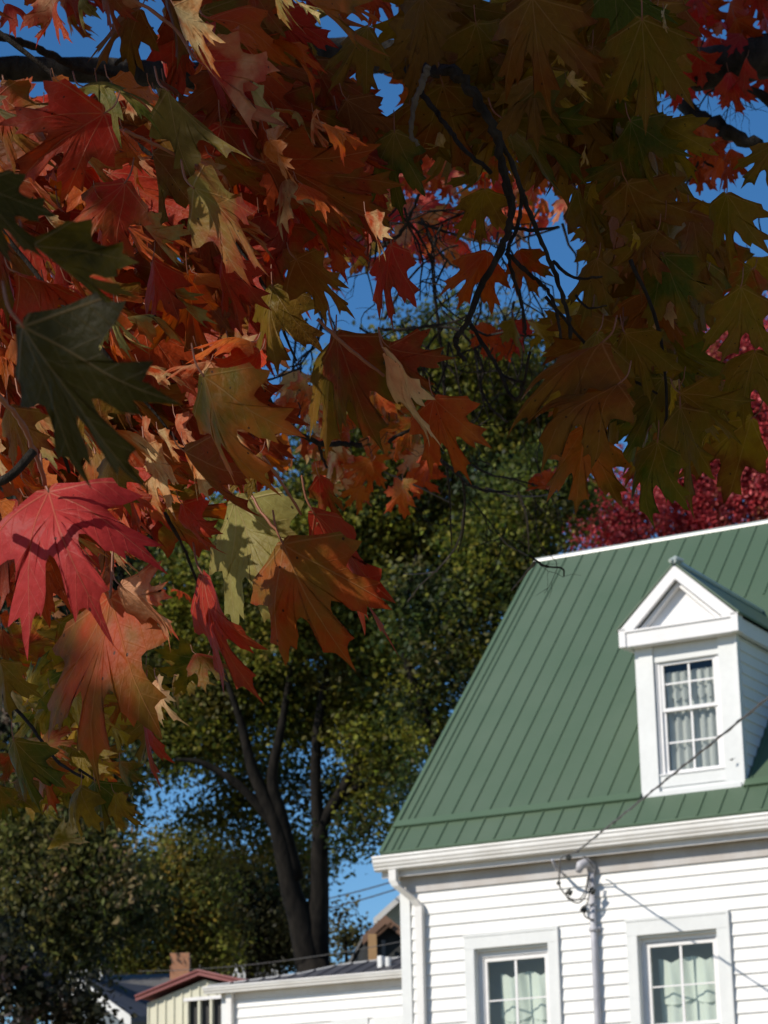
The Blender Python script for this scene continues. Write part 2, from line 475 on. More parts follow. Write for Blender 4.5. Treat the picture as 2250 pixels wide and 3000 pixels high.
def build_roof():
    n = math.hypot(1, RS)
    th = (H(0, 0, 0) - H(0, -.03 * RS / n, .03 / n))        # 3 cm (house units) downwards, normal to the slope
    r = MB(H)
    def patch(u0, u1, v0, v1):
        r.slab([(u0, v0, rz(v0)), (u1, v0, rz(v0)), (u1, v1, rz(v1)), (u0, v1, rz(v1))], th)
    patch(UL, 2.36, RV0, RV1); patch(3.14, UR, RV0, RV1)
    patch(2.36, 3.14, RV0, .14); patch(2.36, 3.14, 1.75, RV1)
    # back slope
    zb = lambda v: RZ1 - RS * (v - RV1)
    thb = (H(0, 0, 0) - H(0, .03 * RS / n, .03 / n))
    r.slab([(UL, RV1, RZ1), (UR, RV1, RZ1), (UR, HB + .13, zb(HB + .13)), (UL, HB + .13, zb(HB + .13))], thb)
    roof = r.build('roof', 'roof', house)
    # standing seams
    s = MB()
    def rib(u, v0, v1, w=.0085, h=.012):
        a = [RP(u - w, v0), RP(u + w, v0), RP(u + w * .6, v0, h), RP(u - w * .6, v0, h)]
        b = [RP(u - w, v1), RP(u + w, v1), RP(u + w * .6, v1, h), RP(u - w * .6, v1, h)]
        k = len(s.v); s.v += a + b
        for i in range(4):
            j = (i + 1) % 4; s.f.append((k + i, k + j, k + 4 + j, k + 4 + i))
        s.f.append((k + 3, k + 2, k + 1, k)); s.f.append((k + 4, k + 5, k + 6, k + 7))
    u = .033
    while u < UR - .05:
        inside = 2.27 < u < 3.23
        rib(u, RV0 + .004, .104)
        if not inside: rib(u, .17, RV1 - .05)
        else: rib(u, 2.3, RV1 - .05)
        u += .1905
    rib(-.03, RV0 + .004, .104); rib(-.03, .17, RV1 - .05)
    s.build('roof_seam', 'rib', house)
    b = MB()
    def strip(u0, u1, v0, v1, h0, h1, mb):
        P = [RP(u0, v0, h0), RP(u1, v0, h0), RP(u1, v1, h0), RP(u0, v1, h0), RP(u0, v0, h1), RP(u1, v0, h1), RP(u1, v1, h1), RP(u0, v1, h1)]
        k = len(mb.v); mb.v += P
        for f in ((3, 2, 1, 0), (4, 5, 6, 7), (0, 1, 5, 4), (1, 2, 6, 5), (2, 3, 7, 6), (3, 0, 4, 7)): mb.f.append(tuple(k + i for i in f))
    strip(UL + .005, 2.285, .105, .168, .001, .028, b); strip(3.235, UR, .105, .168, .001, .028, b)
    b.build('roof_flashing', 'rib', house)
    e = MB()
    strip(UL - .012, UL + .03, RV0 - .004, RV1 - .04, -.035, .016, e)
    strip(UL, UR, RV0 - .012, RV0 + .003, -.03, .004, e)
    e.build('roof_edge_trim', 'rib', house)
    c = MB(H)
    c.extr([(RV1 - .04, RZ1 - .034), (RV1 - .036, RZ1 - .012), (RV1 - .012, RZ1 + .012), (RV1 + .012, RZ1 + .012), (RV1 + .036, RZ1 - .012), (RV1 + .04, RZ1 - .034)], UL - .012, UR)
    c.build('ridge_cap', 'ridge', house)
    g = MB(H)
    prof = [(-.131, 5.362), (-.228, 5.362), (-.228, 5.372), (-.244, 5.374), (-.246, 5.356), (-.234, 5.350), (-.234, 5.318),
            (-.222, 5.300), (-.222, 5.290), (-.206, 5.268), (-.206, 5.256), (-.19, 5.245), (-.131, 5.245)]
    g.extr(prof, UL - .03, UR)
    g.build('gutter', 'gutter', house)
    d = MB(H)
    # square-ish downspout swept as a box tube
    path = [(.015, -.186, 5.244), (.015, -.186, 5.15), (.04, -.175, 5.10), (.165, -.085, 4.975), (.196, -.058, 4.92), (.196, -.058, GZ)]
    b0 = None
    for i, (uu, vv, zz) in enumerate(path):
        d.v += [H(uu - .036, vv - .026, zz), H(uu + .036, vv - .026, zz), H(uu + .036, vv + .026, zz), H(uu - .036, vv + .026, zz)]
        if i:
            k = 4 * (i - 1)
            for q in range(4):
                q2 = (q + 1) % 4; d.f.append((k + q, k + q2, k + 4 + q2, k + 4 + q))
    d.f.append((0, 1, 2, 3))
    d.build('downspout', 'gutter', house)
build_roof()

def sash_window(d, parent, name='window', v=0.0, trim=True):
    """double-hung window: casing > frame, sashes, muntins and panes"""
    t0, t1, tt = d['t']; o0, o1, ot = d['o']; b = d['b']
    c = MB(H)
    c.box(t0, t1, -.036, -.0008, ot, tt)                                  # head
    c.box(t0 - .004, t1 + .004, -.042, -.0006, tt - .014, tt + .006)      # drip strip along the head
    c.box(t0, o0, -.034, -.0008, b + .1, ot - .0005); c.box(o1, t1, -.034, -.0008, b + .1, ot - .0005)
    c.box(o0, o1, .0, .044, ot - .022, ot - .001)
    c.box(t0 + .062, o0 - .004, -.038, -.033, b + .1, ot - .001)
    c.box(t1 - .018, t1 + .006, -.044, -.001, b + .1, tt - .016)
    c.box(t0 - .03, t1 + .03, -.07, -.001, b + .06, b + .098)              # sill
    win = c.build(name, 'trim', parent)
    v1 = .045
    f = MB(H)
    g0, g1, gt = d['g']
    # outer frame, two steps
    f.box(o0, g0 - .03, v1, v1 + .05, b + .1, ot); f.box(g1 + .03, o1, v1, v1 + .05, b + .1, ot)
    f.box(g0 - .03, g1 + .03, v1, v1 + .05, gt + .04, ot)
    zm = 3.735
    for (za, zb, vv) in ((zm, gt, v1 + .012), (b + .14, zm - .001, v1 + .032)):
        f.box(g0 - .03, g0, vv, vv + .03, za, zb + .035); f.box(g1, g1 + .03, vv, vv + .03, za, zb + .035)
        f.box(g0, g1, vv, vv + .03, zb, zb + .035); f.box(g0, g1, vv, vv + .03, za, za + .03)
    f.build('window_frame', 'frame', win)
    mm = MB(H)
    mm.box(d['mu'] - .011, d['mu'] + .011, v1 + .02, v1 + .03, zm + .03, gt)
    mm.box(g0, d['mu'] - .011, v1 + .021, v1 + .029, d['mz'] - .006, d['mz'] + .006); mm.box(d['mu'] + .011, g1, v1 + .021, v1 + .029, d['mz'] - .006, d['mz'] + .006)
    mm.build('muntin', 'frame', win)
    p = MB(H)
    p.poly([(g0, v1 + .034, zm), (g1, v1 + .034, zm), (g1, v1 + .034, gt), (g0, v1 + .034, gt)])
    p.poly([(g0, v1 + .054, b + .14), (g1, v1 + .054, b + .14), (g1, v1 + .054, zm), (g0, v1 + .054, zm)])
    p.build('window_pane', 'glass', win)
    return win
for d in WIN: sash_window(d, house)

def curtain(u0, u1, ztop, zval, zbot, v, nwave, label, depth=.03, phase=0.0, scal=.05, mat='cloth'):
    nx, nz = 60, 16
    def sheet(za, zb, dv, sc_top, sc_bot):
        vs, fs = [], []
        for j in range(nz + 1):
            for i in range(nx + 1):
                s = i / nx; ph = 2 * math.pi * nwave * s + phase
                top = zb - sc_top * (.5 - .5 * abs(math.cos(ph / 2))) * 2
                bot = za - sc_bot * (abs(math.sin(ph / 2)))
                z = bot + (top - bot) * j / nz
                vv = v + dv + depth * math.cos(ph) + .006 * math.sin(3.1 * ph + j * .2)
                vs.append(H(u0 + (u1 - u0) * s, vv, z))
        for j in range(nz):
            for i in range(nx):
                a = j * (nx + 1) + i; fs.append((a, a + 1, a + nx + 2, a + nx + 1))
        return vs, fs
    a, fa = sheet(zbot, ztop, 0, scal, 0)
    b, fb = sheet(zval, ztop + .004, -.014, scal, .05)
    vs = a + b; fs = fa + [tuple(i + len(a) for i in f) for f in fb]
    o = link_mesh('curtain', vs, fs, mat, None, True)
    tag(o, label, 'curtain', 'curtains behind the house windows')
curtain(.84, 1.40, 4.305, 3.93, 3.1, .19, 2.0, 'pale green scalloped curtain in the wall window beside the corner downspout')
curtain(2.335, 2.96, 4.315, 3.97, 3.1, .19, 2.0, 'pale green scalloped curtain in the wall window under the dormer', phase=.3)

# ---- dormer
def build_dormer():
    c = MB(H)
    D0, D1, VF = 2.285, 3.225, .141
    zc0, zc1 = 7.01, 7.15
    # face posts, apron, header
    base = rz(VF) + .0
    c.box(D0, D0 + .165, VF, VF + .09, base - .03, zc0)
    c.box(D1 - .165, D1, VF, VF + .09, base - .03, zc0)
    c.box(D1 - .012, D1 + .012, VF - .008, VF + .06, base - .01, zc0 - .001)
    c.box(D0 + .165, D1 - .165, VF + .03, VF + .09, base - .03, base + .16)
    c.box(D0 + .165, D1 - .165, VF + .02, VF + .028, base + .06, base + .165)
    c.box(D0 + .02, D1 - .02, VF - .018, VF + .02, base - .045, base + .018)
    c.box(D0 + .165, D1 - .165, VF + .02, VF + .09, 6.86, zc0)
    dm = c.build('dormer', 'trim', house)
    # cheeks: lap siding on both sides, following the roof slope at the foot
    ch = MB(H)
    z = base - .02
    while z < zc0:
        z1_ = min(z + .1, zc0)
        vz = lambda zz: RV0 + (zz - RZ0) / RS
        for (ua, ub, sg) in ((D1 - .03, D1, 1), (D0, D0 + .03, -1)):
            va = VF + .091
            vb0, vb1 = max(vz(z), va + .002), max(vz(z1_), va + .004)
            lo, hi = (ub, ub) if sg > 0 else (ua, ua)
            off = .012 * sg
            k = len(ch.v)
            ch.v += [H(lo + off, va, z), H(lo + off, vb0 + .03, z), H(lo, vb1 + .03, z1_), H(lo, va, z1_),
                     H(lo - .02 * sg, va, z), H(lo - .02 * sg, vb0 + .03, z), H(lo - .02 * sg, vb1 + .03, z1_), H(lo - .02 * sg, va, z1_)]
            for f in ((0, 1, 2, 3), (7, 6, 5, 4), (0, 4, 5, 1), (1, 5, 6, 2), (2, 6, 7, 3), (3, 7, 4, 0)): ch.f.append(tuple(k + i for i in f))
        z += .1
    ch.build('dormer_cheek', 'siding', dm)
    # cornice with returns
    co = MB(H)
    E0, E1 = 2.205, 3.29
    co.box(E0, E1, VF - .105, VF - .0, zc0 - .005, zc1 - .02)
    co.box(E0 - .012, E0 + .05, VF - .118, VF - .0, zc0 - .006, zc1 + .015)
    co.box(E1 - .05, E1 + .012, VF - .118, VF - .0, zc0 - .006, zc1 + .015)
    co.box(E0 + .05, E1 - .05, VF - .118, VF - .02, zc1 - .0195, zc1 - .002)
    vend = RV0 + (zc1 - RZ0) / RS
    co.box(E1 - .05, E1, VF + .0005, vend + .05, zc0 - .005, zc1 - .01)
    co.box(E0, E0 + .05, VF + .0005, vend + .05, zc0 - .005, zc1 - .01)
    # soffit board
    co.box(D0, D1, VF - .0995, VF - .001, zc0 - .008, zc0 - .0055)
    co.build('dormer_cornice', 'frame', dm)
    # pediment
    um = (E0 + E1) / 2; zp = 7.665
    dz = zp - zc1; du = (E1 - E0) / 2
    sl = dz / du
    ra = MB(H)
    w = .085
    for sg in (-1, 1):
        ue = um + sg * (du + .01)
        A = (ue, VF - .118, zc1 - .002); Bp = (um, VF - .118, zp); Cc = (um, VF - .118, zp - w * 1.45); Dd = (ue - sg * .14, VF - .118, zc1 - .002)
        th = H(0, .045, 0) - H(0, 0, 0)
        q = [A, Dd, Cc, Bp] if sg < 0 else [A, Bp, Cc, Dd]
        ra.slab(q, th)
    ra.build('dormer_rake', 'frame', dm)
    ty = MB(H)
    ty.slab([(E0 + .1, VF + .005, zc1 - .02), (E1 - .1, VF + .005, zc1 - .02), (um, VF + .005, zp - .1)], H(0, .03, 0) - H(0, 0, 0))
    # inner step moulding under the rakes
    for sg in (-1, 1):
        ue = um + sg * (du - .13)
        ty.slab([(ue, VF - .06, zc1 - .018), (um, VF - .06, zp - w * 1.45 - .012), (um, VF - .06, zp - w * 1.45 - .05), (ue - sg * .05, VF - .06, zc1 - .018)], H(0, .06, 0) - H(0, 0, 0))
    ty.build('dormer_pediment', 'frame', dm)
    # roof of the dormer, back into the main roof
    rf = MB(H)
    zr = zp + .03
    vr = RV0 + (zr - RZ0) / RS + .05
    ze = zc1 + .02
    ve = RV0 + (ze - RZ0) / RS + .05
    for sg in (-1, 1):
        ue = um + sg * (du + .03)
        q = [(um, VF - .125, zr), (ue, VF - .125, ze), (ue, ve, ze), (um, vr, zr)]
        rf.slab(q if sg < 0 else q[::-1], H(0, 0, -.022) - H(0, 0, 0))
    rf.build('dormer_roof', 'roof', dm)
    cap = MB(H)
    cap.tube([(um, VF - .14, zr + .006), (um, VF + .3, zr + .008), (um, vr - .02, zr + .006)], [.035, .03, .03], 8)
    cap.tube([(um - .02, VF - .16, zr + .0), (um + .01, VF - .10, zr + .028), (um + .05, VF - .04, zr + .02)], [.02, .035, .022], 8)
    cap.build('dormer_ridge_cap', 'caulk', dm)
    # window
    o0, o1 = D0 + .165, D1 - .165
    f = MB(H); v1 = VF + .04
    g0, g1, gb, gt = 2.525, 2.985, 5.905, 6.83
    zm = 6.42
    f.box(o0, g0 - .028, v1, v1 + .05, base + .16, 6.86); f.box(g1 + .028, o1, v1, v1 + .05, base + .16, 6.86)
    f.box(o0 + .006, o0 + .02, v1 - .012, v1 - .0005, base + .16, 6.86)
    for za, zb, vv in ((zm, gt, v1 + .008), (gb - .03, zm - .001, v1 + .022)):
        f.box(g0 - .028, g0, vv, vv + .028, za, zb + .03); f.box(g1, g1 + .028, vv, vv + .028, za, zb + .03)
        f.box(g0, g1, vv, vv + .028, zb, zb + .03); f.box(g0, g1, vv, vv + .028, za, za + .03)
    f.box(o0, o1, v1 - .03, v1 + .05, base + .161, gb - .031)
    f.build('dormer_window_frame', 'frame', dm)
    mt = MB(H); mu = 2.757
    for za, zb, zh, vv in ((zm + .03, gt, 6.665, v1 + .02), (gb, zm - .002, 6.15, v1 + .034)):
        mt.box(mu - .009, mu + .009, vv, vv + .008, za, zb)
        mt.box(g0, mu - .009, vv + .001, vv + .007, zh - .007, zh + .007); mt.box(mu + .009, g1, vv + .001, vv + .007, zh - .007, zh + .007)
    mt.build('dormer_muntin', 'frame', dm)
    pn = MB(H)
    pn.poly([(g0, v1 + .031, zm), (g1, v1 + .031, zm), (g1, v1 + .031, gt), (g0, v1 + .031, gt)])
    pn.poly([(g0, v1 + .045, gb), (g1, v1 + .045, gb), (g1, v1 + .045, zm), (g0, v1 + .045, zm)])
    pn.build('dormer_pane', 'glass', dm)
    # room behind
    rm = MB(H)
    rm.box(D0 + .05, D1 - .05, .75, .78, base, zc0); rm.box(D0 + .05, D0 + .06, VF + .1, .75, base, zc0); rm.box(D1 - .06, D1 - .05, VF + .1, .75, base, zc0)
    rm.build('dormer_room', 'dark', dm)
build_dormer()
curtain(2.50, 3.04, 6.78, 6.56, 5.88, .265, 7.0, 'grey sheer gathered curtain with ruffled valance in the dormer window', .02, .5, .02, 'sheer')

# ---- electrical service on the wall
def build_service():
    s = MB(H)
    um, vm = 1.868, -.055
    zt = wall(1735, 2545, -.08)[1]
    s.tube([(um, vm, GZ), (um, vm, 4.3), (um, vm, zt - .02)], .034, 12)
    s.tube([(um, vm, 4.56), (um, vm, 4.60)], .043, 12); s.tube([(um, vm, 4.78), (um, vm, 4.80)], .042, 12)
    s.box(um - .05, um + .05, vm + .01, -.014, 4.57, 4.6)
    mast = s.build('service_mast', 'mast', house, True)
    h = MB(H)
    h.tube([(um, vm, zt - .03), (um, vm - .0, zt + .03), (um - .02, vm - .04, zt + .055), (um - .06, vm - .08, zt + .03), (um - .075, vm - .10, zt - .03)], [.04, .05, .055, .05, .03], 12)
    h.build('weatherhead', 'mast', mast, True)
    # conductors looping from the weatherhead
    def pt(px, py, v): u, z = wall(px, py, v); return (u, v, z)
    Z2 = lambda x, y: (1550 + x * .2712, 2400 + y * .2712)
    def loop(pp, vs, rad, name='cable_loop', mat='cable'):
        P = [pt(*Z2(x, y), v) for (x, y), v in zip(pp, vs)]
        mb = MB(H); mb.tube(smooth_path(P, 6), rad, 6); mb.build(name, mat, mast, True)
    loop([(640, 600), (610, 760), (560, 850), (500, 870), (420, 840), (350, 760), (325, 690), (330, 560), (345, 430), (420, 380), (540, 350)], [-.17, -.19, -.2, -.21, -.22, -.24, -.26, -.29, -.31, -.33, -.35], .008)
    loop([(655, 610), (620, 800), (560, 890), (500, 900), (420, 855), (400, 800)], [-.16, -.17, -.18, -.19, -.2, -.2], .008)
    loop([(670, 640), (650, 800), (630, 900), (590, 970)], [-.13, -.14, -.12, -.1], .007)
    loop([(590, 970), (600, 1040), (650, 1075), (700, 1085)], [-.1, -.1, -.1, -.1], .009)
    loop([(590, 400), (660, 470), (700, 530)], [-.3, -.2, -.12], .007)
    k = MB(H)
    def blob(x, y, v, r):
        k = MB(H)
        u, vv, z = pt(*Z2(x, y), v)
        k.tube([(u - r, vv, z - r * .3), (u - r * .3, vv, z + r * .2), (u + r * .4, vv, z - r * .3), (u + r, vv - .005, z + r * .3)], [r * .4, r * .9, r * .8, r * .3], 8)
        k.tube([(u, vv, z - r), (u + r * .2, vv, z + r * 1.1)], [r * .5, r * .35], 6)
        k.build('cable_clamp', 'black', mast, True)
    blob(435, 790, -.2, .03); blob(320, 690, -.25, .02); blob(680, 775, -.13, .032); blob(590, 975, -.1, .03); blob(430, 415, -.3, .026)
    
    b = MB(H)
    u, v, z = pt(*Z2(300, 540), -.2)
    b.tube([(u - .02, -.02, z - .02), (u, -.2, z), (u + .02, -.33, z + .06)], [.012, .02, .014], 8)
    b.build('wire_bracket', 'mast', mast, True)
build_service()

def service_wire():
    # drawn from where the wire and its shadow lie: anchored at the eave, running out towards the street
    a = np.array([1.88, -.35, 5.2]); b = np.array([6.19, -7.09, 4.75]); d = b - a
    P = []
    for t in np.linspace(0, 4.5, 60):
        p = a + d * t; p[2] = 5.2 - .5 * t + (.135 * (t - 1) ** 2 if t > 1 else 0)
        P.append(H(*p))
    mb = MB(); mb.tube(P, .0075, 6)
    # second strand twisted round the messenger
    Q = []
    for i, t in enumerate(np.linspace(0, 1, 400)):
        k = t * 59; i0 = min(int(k), 58); p = P[i0] + (P[i0 + 1] - P[i0]) * (k - i0)
        Q.append(p + .008 * np.array([math.cos(i * .9), 0, math.sin(i * .9)]))
    mb.tube(Q, .006, 5)
    o = mb.build('service_wire', 'cable', None, True)
    tag(o, 'grey twisted service wire running from the house eave past the dormer', 'wire')
    return P[-1]
wire_end = service_wire()

def wasp():
    u, z = wall(2148, 2228, .12)
    p = H(u, .09, z)
    mb = MB(); k = .012
    mb.tube([p + np.array([-k * 1.4, 0, 0]), p, p + np.array([k * .8, 0, k * 1.6])], [.004, .012, .004], 6)
    for s in (-1, 1): mb.tube([p, p + np.array([s * .04, -.01, .012 + .008 * s])], [.003, .001], 4)
    tag(mb.build('wasp', 'black', None), 'small dark wasp flying before the white dormer post', 'insect')
wasp()

# ------------------------------------------------------------------ neighbouring buildings
def build_annex():
    T = H; v = 5.0
    an = empty('white_annex', H(-5.1, v, GZ)); tag(an, 'low white lap sided annex with gutter and dark hip roof behind the house corner', 'house')
    w = MB(T); u0, u1 = -5.10, -.02
    w.box(u0, u1, v, v + 3.0, GZ, 4.95)
    w.build('wall', 'siding', an)
    s = MB(T); z = 4.702 - .1147 * 30
    wins = [(-3.66, -3.20, 4.60), (-3.13, -2.4, 4.585), (-1.9, -1.3, 4.59)]
    while z < 4.9:
        cuts = [(u0 + .16, u0 + .16)] + [(a, b) for a, b, t in wins if z < t - .02 and z > 3.0] + [(u1, u1)]
        for a, b in zip(cuts[:-1], cuts[1:]):
            s.extr([(v - .02, z), (v - .02, z + .006), (v - .004, min(z + .1165, 4.905)), (v - .0005, min(z + .1165, 4.905)), (v - .0005, z)], a[1], b[0])
        z += .1147
    s.build('siding', 'siding', an)
    for a, b, t in wins:
        c = MB(T); c.box(a, b, v - .03, v - .001, t - .1, t); c.box(a, a + .09, v - .03, v - .001, 3.0, t - .1); c.box(b - .09, b, v - .03, v - .001, 3.0, t - .1); c.box(a - .02, b + .02, v - .05, v - .001, 2.93, 2.999)
        wd = c.build('window', 'trim', an)
        p = MB(T); p.box(a + .09, b - .09, v - .012, v - .002, 3.0, t - .1); p.build('window_pane', 'dark', wd)
    t = MB(T); t.box(u0 - .01, u0 + .06, v - .03, v - .0008, GZ, 4.905)
    t.build('corner_board', 'trim', an)
    d = MB(T); d.box(u0 + .09, u0 + .16, v - .09, v - .03, GZ, 5.0); d.build('downspout', 'gutter', an)
    f = MB(T); f.box(u0 - .02, u1, v - .02, v - .0008, 4.906, 5.0); f.build('frieze_board', 'fascia', an)
    g = MB(T)
    g.extr([(v - .1, 5.06), (v - .2, 5.062), (v - .2, 5.045), (v - .188, 5.04), (v - .185, 5.02), (v - .165, 4.995), (v - .165, 4.985), (v - .1, 4.985)], u0 - .16, u1)
    g.box(u0 - .1, u1, v - .099, v - .021, 4.99, 5.0)
    g.build('gutter', 'gutter', an)
    # hip roof, rising to the right where it meets the house
    def onroof(px, py, sl=.36, va=v - .16, za=5.07):
        d = ray(px, py); n = np.array([0, -sl, 1.0]); Cl = np.array([(CAM - P0) @ U, (CAM - P0) @ V, CAM[2]]); dl = np.array([d @ U, d @ V, d[2]])
        tt = (za - sl * va - n @ Cl) / (n @ dl); return Cl + dl * tt
    A = np.array([u0 - .12, v - .16, 5.07]); B = onroof(880, 2853); Cc = onroof(1000, 2827); D = onroof(1181, 2805); E = np.array([-.02, D[1] + .25, D[2] + .09]); F = np.array([-.02, v - .16, 5.07])
    r = MB(T); r.slab([tuple(p) for p in (A, F, E, D, Cc, B)], H(0, 0, -.03) - H(0, 0, 0))
    r.slab([tuple(p) for p in (A, B, Cc, D, E, (-.02, v + 3.2, 5.0), (u0 - .12, v + 3.2, 5.0))], H(0, 0, -.02) - H(0, 0, 0))
    roof = r.build('roof', 'steelroof', an)
    rb = MB(T)
    e1 = E - A
    for k in range(1, 26):
        u = u0 + .19 * k
        # hit the hip edge at this u
        pts = [A, B, Cc, D, E]
        for p, q in zip(pts[:-1], pts[1:]):
            if p[0] <= u <= q[0] and q[0] - p[0] > 1e-4:
                tt = (u - p[0]) / (q[0] - p[0]); e = p + (q - p) * tt
                rb.tube([(u, v - .155, 5.076), (e[0], e[1], e[2] + .008)], .012, 4)
    rb.build('roof_seam', 'steelroof', an)
    cp_ = MB(T); cp_.tube([tuple(A + np.array([0, .02, .0])), tuple(B), tuple(Cc), tuple(D), tuple(E)], .02, 6)
    cp_.build('ridge_cap', 'steelcap', an)
    for (px, pw, top, kind) in ((1117, 8, 2801, 0), (1138, 11, 2805, 1)):
        ua, za = wall(px, 2849, v + .06); _, zb = wall(px, top, v + .06)
        rr = pw * 28.6 / FPX / K
        q = MB(T)
        if kind: q.tube([(ua, v + .06, za - .05), (ua, v + .06, zb)], rr, 12); q.tube([(ua, v + .06, zb - .1), (ua, v + .06, zb + .004)], rr * 1.12, 12)
        else: q.box(ua - rr, ua + rr, v + .02, v + .1, za - .05, zb)
        q.build('vent_pipe', 'pvc', an)
build_annex()

def build_garage():
    v = 9.0; T = H
    ul, zl = wall(432, 2940, v); uo, zo = wall(414, 2922, v); ua, za = wall(598, 2846, v); ur, zr = wall(745, 2877, v)
    ga = empty('cream_garage', H(ul, v, GZ)); tag(ga, 'cream board and batten garage with maroon roof edge and dark window openings', 'garage')
    sl = (za - zo) / (ua - uo)
    U1 = 2 * ua - ul
    o0 = wall(550, 2932, v)[0]; o1 = wall(655, 2925, v)[0]; ot = wall(550, 2932, v)[1]
    w = MB(T)
    ze = lambda u: za - .11 - sl * abs(u - ua)
    w.slab([(ul, v, GZ), (o0, v, GZ), (o0, v, ze(o0)), (ul, v, ze(ul))], H(0, .06, 0) - H(0, 0, 0))
    w.slab([(o0, v, ot), (o1, v, ot), (o1, v, ze(o1)), (ua, v, ze(ua)), (o0, v, ze(o0))], H(0, .06, 0) - H(0, 0, 0))
    w.slab([(o1, v, GZ), (U1, v, GZ), (U1, v, ze(U1)), (o1, v, ze(o1))], H(0, .06, 0) - H(0, 0, 0))
    w.slab([(o0, v, GZ), (o1, v, GZ), (o1, v, 3.8), (o0, v, 3.8)], H(0, .06, 0) - H(0, 0, 0))
    w.box(ul, ul + .06, v + .061, v + 4, GZ, ze(ul)); w.box(U1 - .06, U1, v + .061, v + 4, GZ, ze(ul)); w.box(ul, U1, v + 4, v + 4.06, GZ, ze(ul))
    w.build('wall', 'cream', ga)
    b = MB(T); u = ul + .01
    while u < U1:
        top = ze(u) - .005; bot = GZ
        if o0 - .02 < u < o1 + .02: bot = ot + .03
        b.box(u, u + .022, v - .018, v - .0005, bot, top); u += .135
    b.build('batten', 'cream', ga)
    d = MB(T); d.box(o0 - .05, o1 + .05, v - .03, v - .019, ot - .01, ot + .035)
    fr = d.build('window', 'frame', ga)
    p = MB(T)
    n = 3
    for k in range(n + 1):
        u = o0 + (o1 - o0) * k / n; p.box(u - .018, u + .018, v - .02, v + .03, 3.8, ot - .01)
    p.build('window_post', 'cream', fr)
    q = MB(T); q.box(o0, o1, v + .065, v + .08, 3.8, ot); q.build('window_pane', 'dark', fr)
    r = MB(T); ov = ul - uo
    for sg in (-1, 1):
        ue = ua + sg * (ua - uo)
        zf = za - sl * (ua - uo)
        pts = [(ua, v - .12, za), (ue, v - .12, zf), (ue, v + 4.2, zf), (ua, v + 4.2, za)]
        r.slab(pts if sg < 0 else pts[::-1], H(0, 0, -.03) - H(0, 0, 0))
    rf = r.build('roof', 'maroon', ga)
    f = MB(T)
    for sg in (-1, 1):
        ue = ua + sg * (ua - uo); zf = za - sl * (ua - uo)
        pts = [(ua, v - .14, za + .008), (ue, v - .14, zf + .008), (ue, v - .14, zf - .06), (ua, v - .14, za - .06)]
        f.slab(pts, H(0, .02, 0) - H(0, 0, 0))
        f.tube([(ua, v - .145, za + .0), (ue, v - .145, zf)], .022, 6)
    f.build('roof_edge', 'maroon', ga)
build_garage()

def prism_house(name, label, apex, rake, rakeR, back, walls, roofm, wallm, edgem, ov=.25):
    """gable house: apex and the two eave ends of the near gable, and the vector to the far gable"""
    g = np.array([apex[0], apex[1], ground_z(apex[0], apex[1])])
    hs = empty(name, g); tag(hs, label, 'house')
    L = rake - apex; Rr = rakeR - apex
    w = MB()
    a = apex + back * .04 - np.array([0, 0, .15]); l = apex + L * .88 + back * .04 - np.array([0, 0, .15]); r_ = apex + Rr * .88 + back * .04 - np.array([0, 0, .15])
    lb = l.copy(); lb[2] = ground_z(l[0], l[1]) - .3; rb = r_.copy(); rb[2] = ground_z(r_[0], r_[1]) - .3
    w.slab([lb, rb, r_, a, l], back * .92)
    w.build('wall', wallm, hs)
    rf = MB()
    th = np.array([0, 0, -.10])
    rf.slab([apex, rake, rake + back, apex + back], th); rf.slab([apex, apex + back, rakeR + back, rakeR], th)
    rf.build('roof', roofm, hs)
    e = MB()
    o = -back / np.linalg.norm(back) * .03
    for p, q in ((apex, rake), (apex, rakeR)):
        e.slab([p + o, q + o, q + o - np.array([0, 0, .2]), p + o - np.array([0, 0, .2])], -o * .9)
    e.build('roof_edge', edgem, hs)
    return hs

# dark blue-black roof between the garage and the trees
A_ = at(226, 2862, 47); L1 = at(384, 2976, 43.0); Bk = at(478, 2893, 60) - A_
Lm = A_ + (A_ - L1) * np.array([1, 1, -1]); Lm = np.array([2 * A_[0] - L1[0], 2 * A_[1] - L1[1], L1[2]])
prism_house('dark_roofed_house', 'small house with a blue black shingle roof beside the cream garage', A_, L1, Lm, Bk, None, 'blueshingle', 'bluewall', 'palewall')

